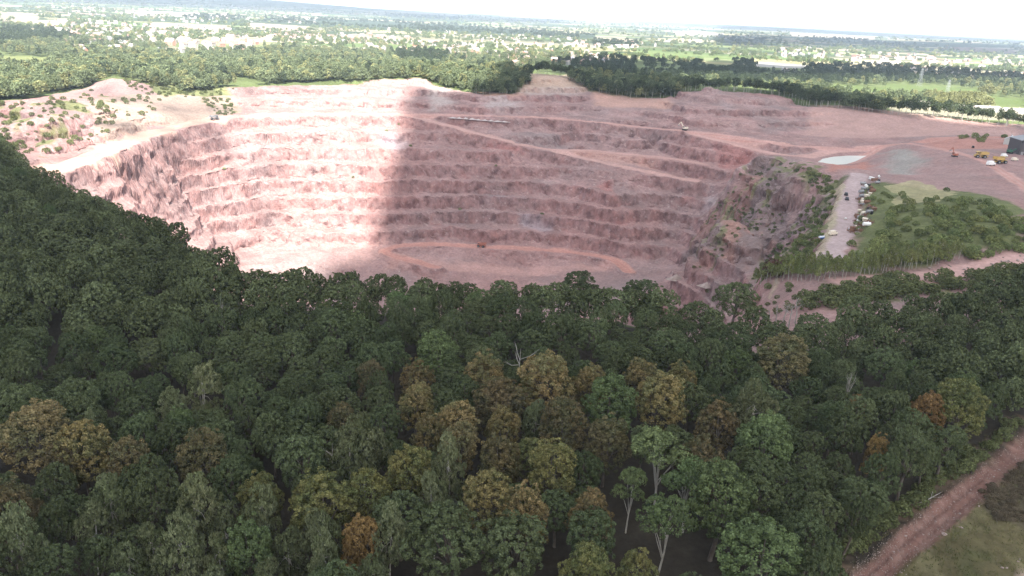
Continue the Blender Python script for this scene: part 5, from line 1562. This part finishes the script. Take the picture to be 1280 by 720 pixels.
# small white things lying on the lane
for px, py, lab in [(1057, 274, "small white sack lying near the middle of the lane"), (1073, 277, "white sheeted pallet on the lane's right edge, alone")]:
    loc, rz, s = place(px, py, .3, 1.6 if px > 1070 else 1.0); R_ = empty("pallet" if "pallet" in lab else "sack", loc, rz, s); tag(R_, lab, "pallet" if "pallet" in lab else "sack")
    Bm().box(1.5, 1.2, .14, 0, 0, .07, bev=.01).put("base" , RST, R_)
    Bm().box(1.4, 1.1, .7, 0, 0, .5, taper=(.85, .85), bev=.18).put("white_cover", WHT, R_)
# the junk row beside the lane
def scrap(kind, px, py, col, lab, grp, s=1.0):
    loc, rz, s = place(px, py, random.uniform(-.6, .6) + random.choice((0, 1.4)), s)
    R_ = empty({"tank": "scrap_tank", "box": "shipping_container", "frame": "girder_trestle", "tyres": "tyre_stack", "hopper": "scrap_hopper"}[kind], loc, rz, s)
    tag(R_, lab, {"tank": "tank", "box": "container", "frame": "trestle", "tyres": "tyre stack", "hopper": "hopper"}[kind], grp)
    if kind == "tank":
        Bm().cyl(1.1, 4.2, 0, 0, 1.5, 'X', 20).cyl(.35, .6, .6, 0, 2.7, 'Z', 12).put("vessel", col, R_)
        for x in (-1.3, 1.3): Bm().box(.35, 1.9, .7, x, 0, .35).put("cradle", RST, R_)
    elif kind == "box":
        b = Bm().box(5.6, 2.3, 2.4, 0, 0, 1.3)
        for k in range(11): b.box(.18, 2.38, 2.1, -2.5 + k * .5, 0, 1.3, bev=.02)
        b.put("shell", col, R_)
        for y in (-.56, .56): Bm().box(.06, 1.05, 2.1, 2.83, y, 1.3, bev=.02).put("door", col, R_)
    elif kind == "frame":
        b = Bm()
        for y in (-1.2, 1.2): b.box(5.5, .25, .4, 0, y, .9)
        for x in (-2.4, -.6, 1.4, 2.5): b.box(.22, 2.5, .3, x, 0, 1.0)
        for x in (-2.2, 2.2):
            for y in (-1.2, 1.2): b.box(.22, .22, 2.2, x, y, 1.4)
        b.box(3.6, .9, .8, -.4, .2, 1.7, rz=.3, ry=.2).box(5.0, .18, .18, .3, -.6, 2.4, ry=.25, rz=.2)
        b.put("girders", col, R_)
        Bm().cyl(.55, .5, .9, .9, 1.9, 'Y', 14).put("drum", GRY, R_)
    elif kind == "tyres":
        for k in range(4): Bm().cyl(.95 + .05 * (k % 2), .55, random.uniform(-.1, .1), random.uniform(-.1, .1), .3 + k * .58, 'Z', 20).put("tyre", RUB, R_)
    else:
        Bm().box(2.4, 2.4, 1.7, 0, 0, 2.2, taper=(1.35, 1.35)).put("bin", col, R_)
        b = Bm()
        for x in (-.9, .9):
            for y in (-.9, .9): b.box(.18, .18, 1.6, x, y, .8, bev=.02)
        for y in (-.9, .9): b.box(2.0, .14, .14, 0, y, .7, bev=.02)
        for x in (-.9, .9): b.box(.14, 2.0, .14, x, 0, .9, bev=.02)
        b.put("stand", RST, R_)
L0, L1_ = [(1078,222),(1072,240),(1070,258),(1067,276),(1062,290)], [(1100,226),(1097,245),(1093,262),(1086,280),(1074,296)]
combos = [("box", WHT, "white"), ("frame", RST, "rusty"), ("tank", GRY, "grey"), ("hopper", CRM, "cream"), ("tyres", RUB, "black"), ("frame", DRK, "dark"), ("tank", RST, "rusty"), ("box", RST, "rusty brown"), ("frame", GRY, "grey"), ("hopper", RST, "rusty"), ("tank", WHT, "white"), ("box", CRM, "cream")]
KN = {"box": "shipping container", "frame": "girder frame", "tank": "cylindrical tank", "hopper": "hopper on a stand", "tyres": "stack of tyres"}
for i in range(54):
    py = 222 + (i / 54) ** .85 * 70
    f = random.random()
    px = np.interp(py, [p[1] for p in L0], [p[0] for p in L0]) * (1 - f) + np.interp(py, [p[1] for p in L1_], [p[0] for p in L1_]) * f
    kind, col, cn = random.choice(combos[1:9] if random.random() < .65 else combos)
    scrap(kind, px, py, col, f"{cn} {KN[kind]} in the junk row along the lane's right side", "scrap in the junk row", random.uniform(.6, .95))
# barn and white shed
loc, rz, s = place(1281, 194, -.12, 1.0)
R_ = empty("barn", loc, rz, 1.0); tag(R_, "dark grey steel barn with a black doorway at the right edge", "barn")
M_clad = NT("corrugated_cladding"); w_ = M_clad.node("ShaderNodeTexWave"); w_.inputs["Scale"].default_value = 3.0; tc_ = M_clad.node("ShaderNodeTexCoord"); M_clad.l.new(tc_.outputs["Object"], w_.inputs["Vector"]); M_clad.color(M_clad.mix(w_.outputs["Fac"], (.055, .05, .055), (.085, .08, .085))); M_clad.b.inputs["Roughness"].default_value = .5
Bm().box(20, 22, 12, 5, 11, 6.0, bev=.05).put("wall", M_clad.m, R_)
rb = Bm().box(11.0, 23, .35, -.2, 11, 13.2, ry=-.22, bev=.02).box(11.0, 23, .35, 10.2, 11, 13.2, ry=.22, bev=.02).put("roof", paint("grey_roof_sheet", (.24, .25, .27), .5), R_)
Bm().box(6, .3, 7.5, 3.5, -.05, 3.75, bev=.02).put("doorway", paint("doorway_shade", (.02, .02, .022), .9), R_)  # near-black panel on the wall, standing in for the unlit inside
Bm().box(2.0, .25, 2.6, -2.5, -.06, 1.3, bev=.02).put("door", GRY, R_)
Bm().box(20.2, .3, 2.0, 5, -.08, 11.2, bev=.02).put("fascia", DRK, R_)
p = hit(1262, 180)
o = link("shed", house_mesh("shed", 13, 9, 5, 2.4, W_m[1], paint("white_roof_sheet", (.78, .79, .80))), None, p); o.rotation_euler.z = .9; tag(o, "white roofed shed behind the grey barn's left corner", "shed")
for px, py, lab in [(1255, 196, "white panel van before the barn's left corner"), (1268, 201, "cream van parked below the barn's doorway")]:
    van(px, py, .2, WHT if "white" in lab else CRM, lab, 1.1)
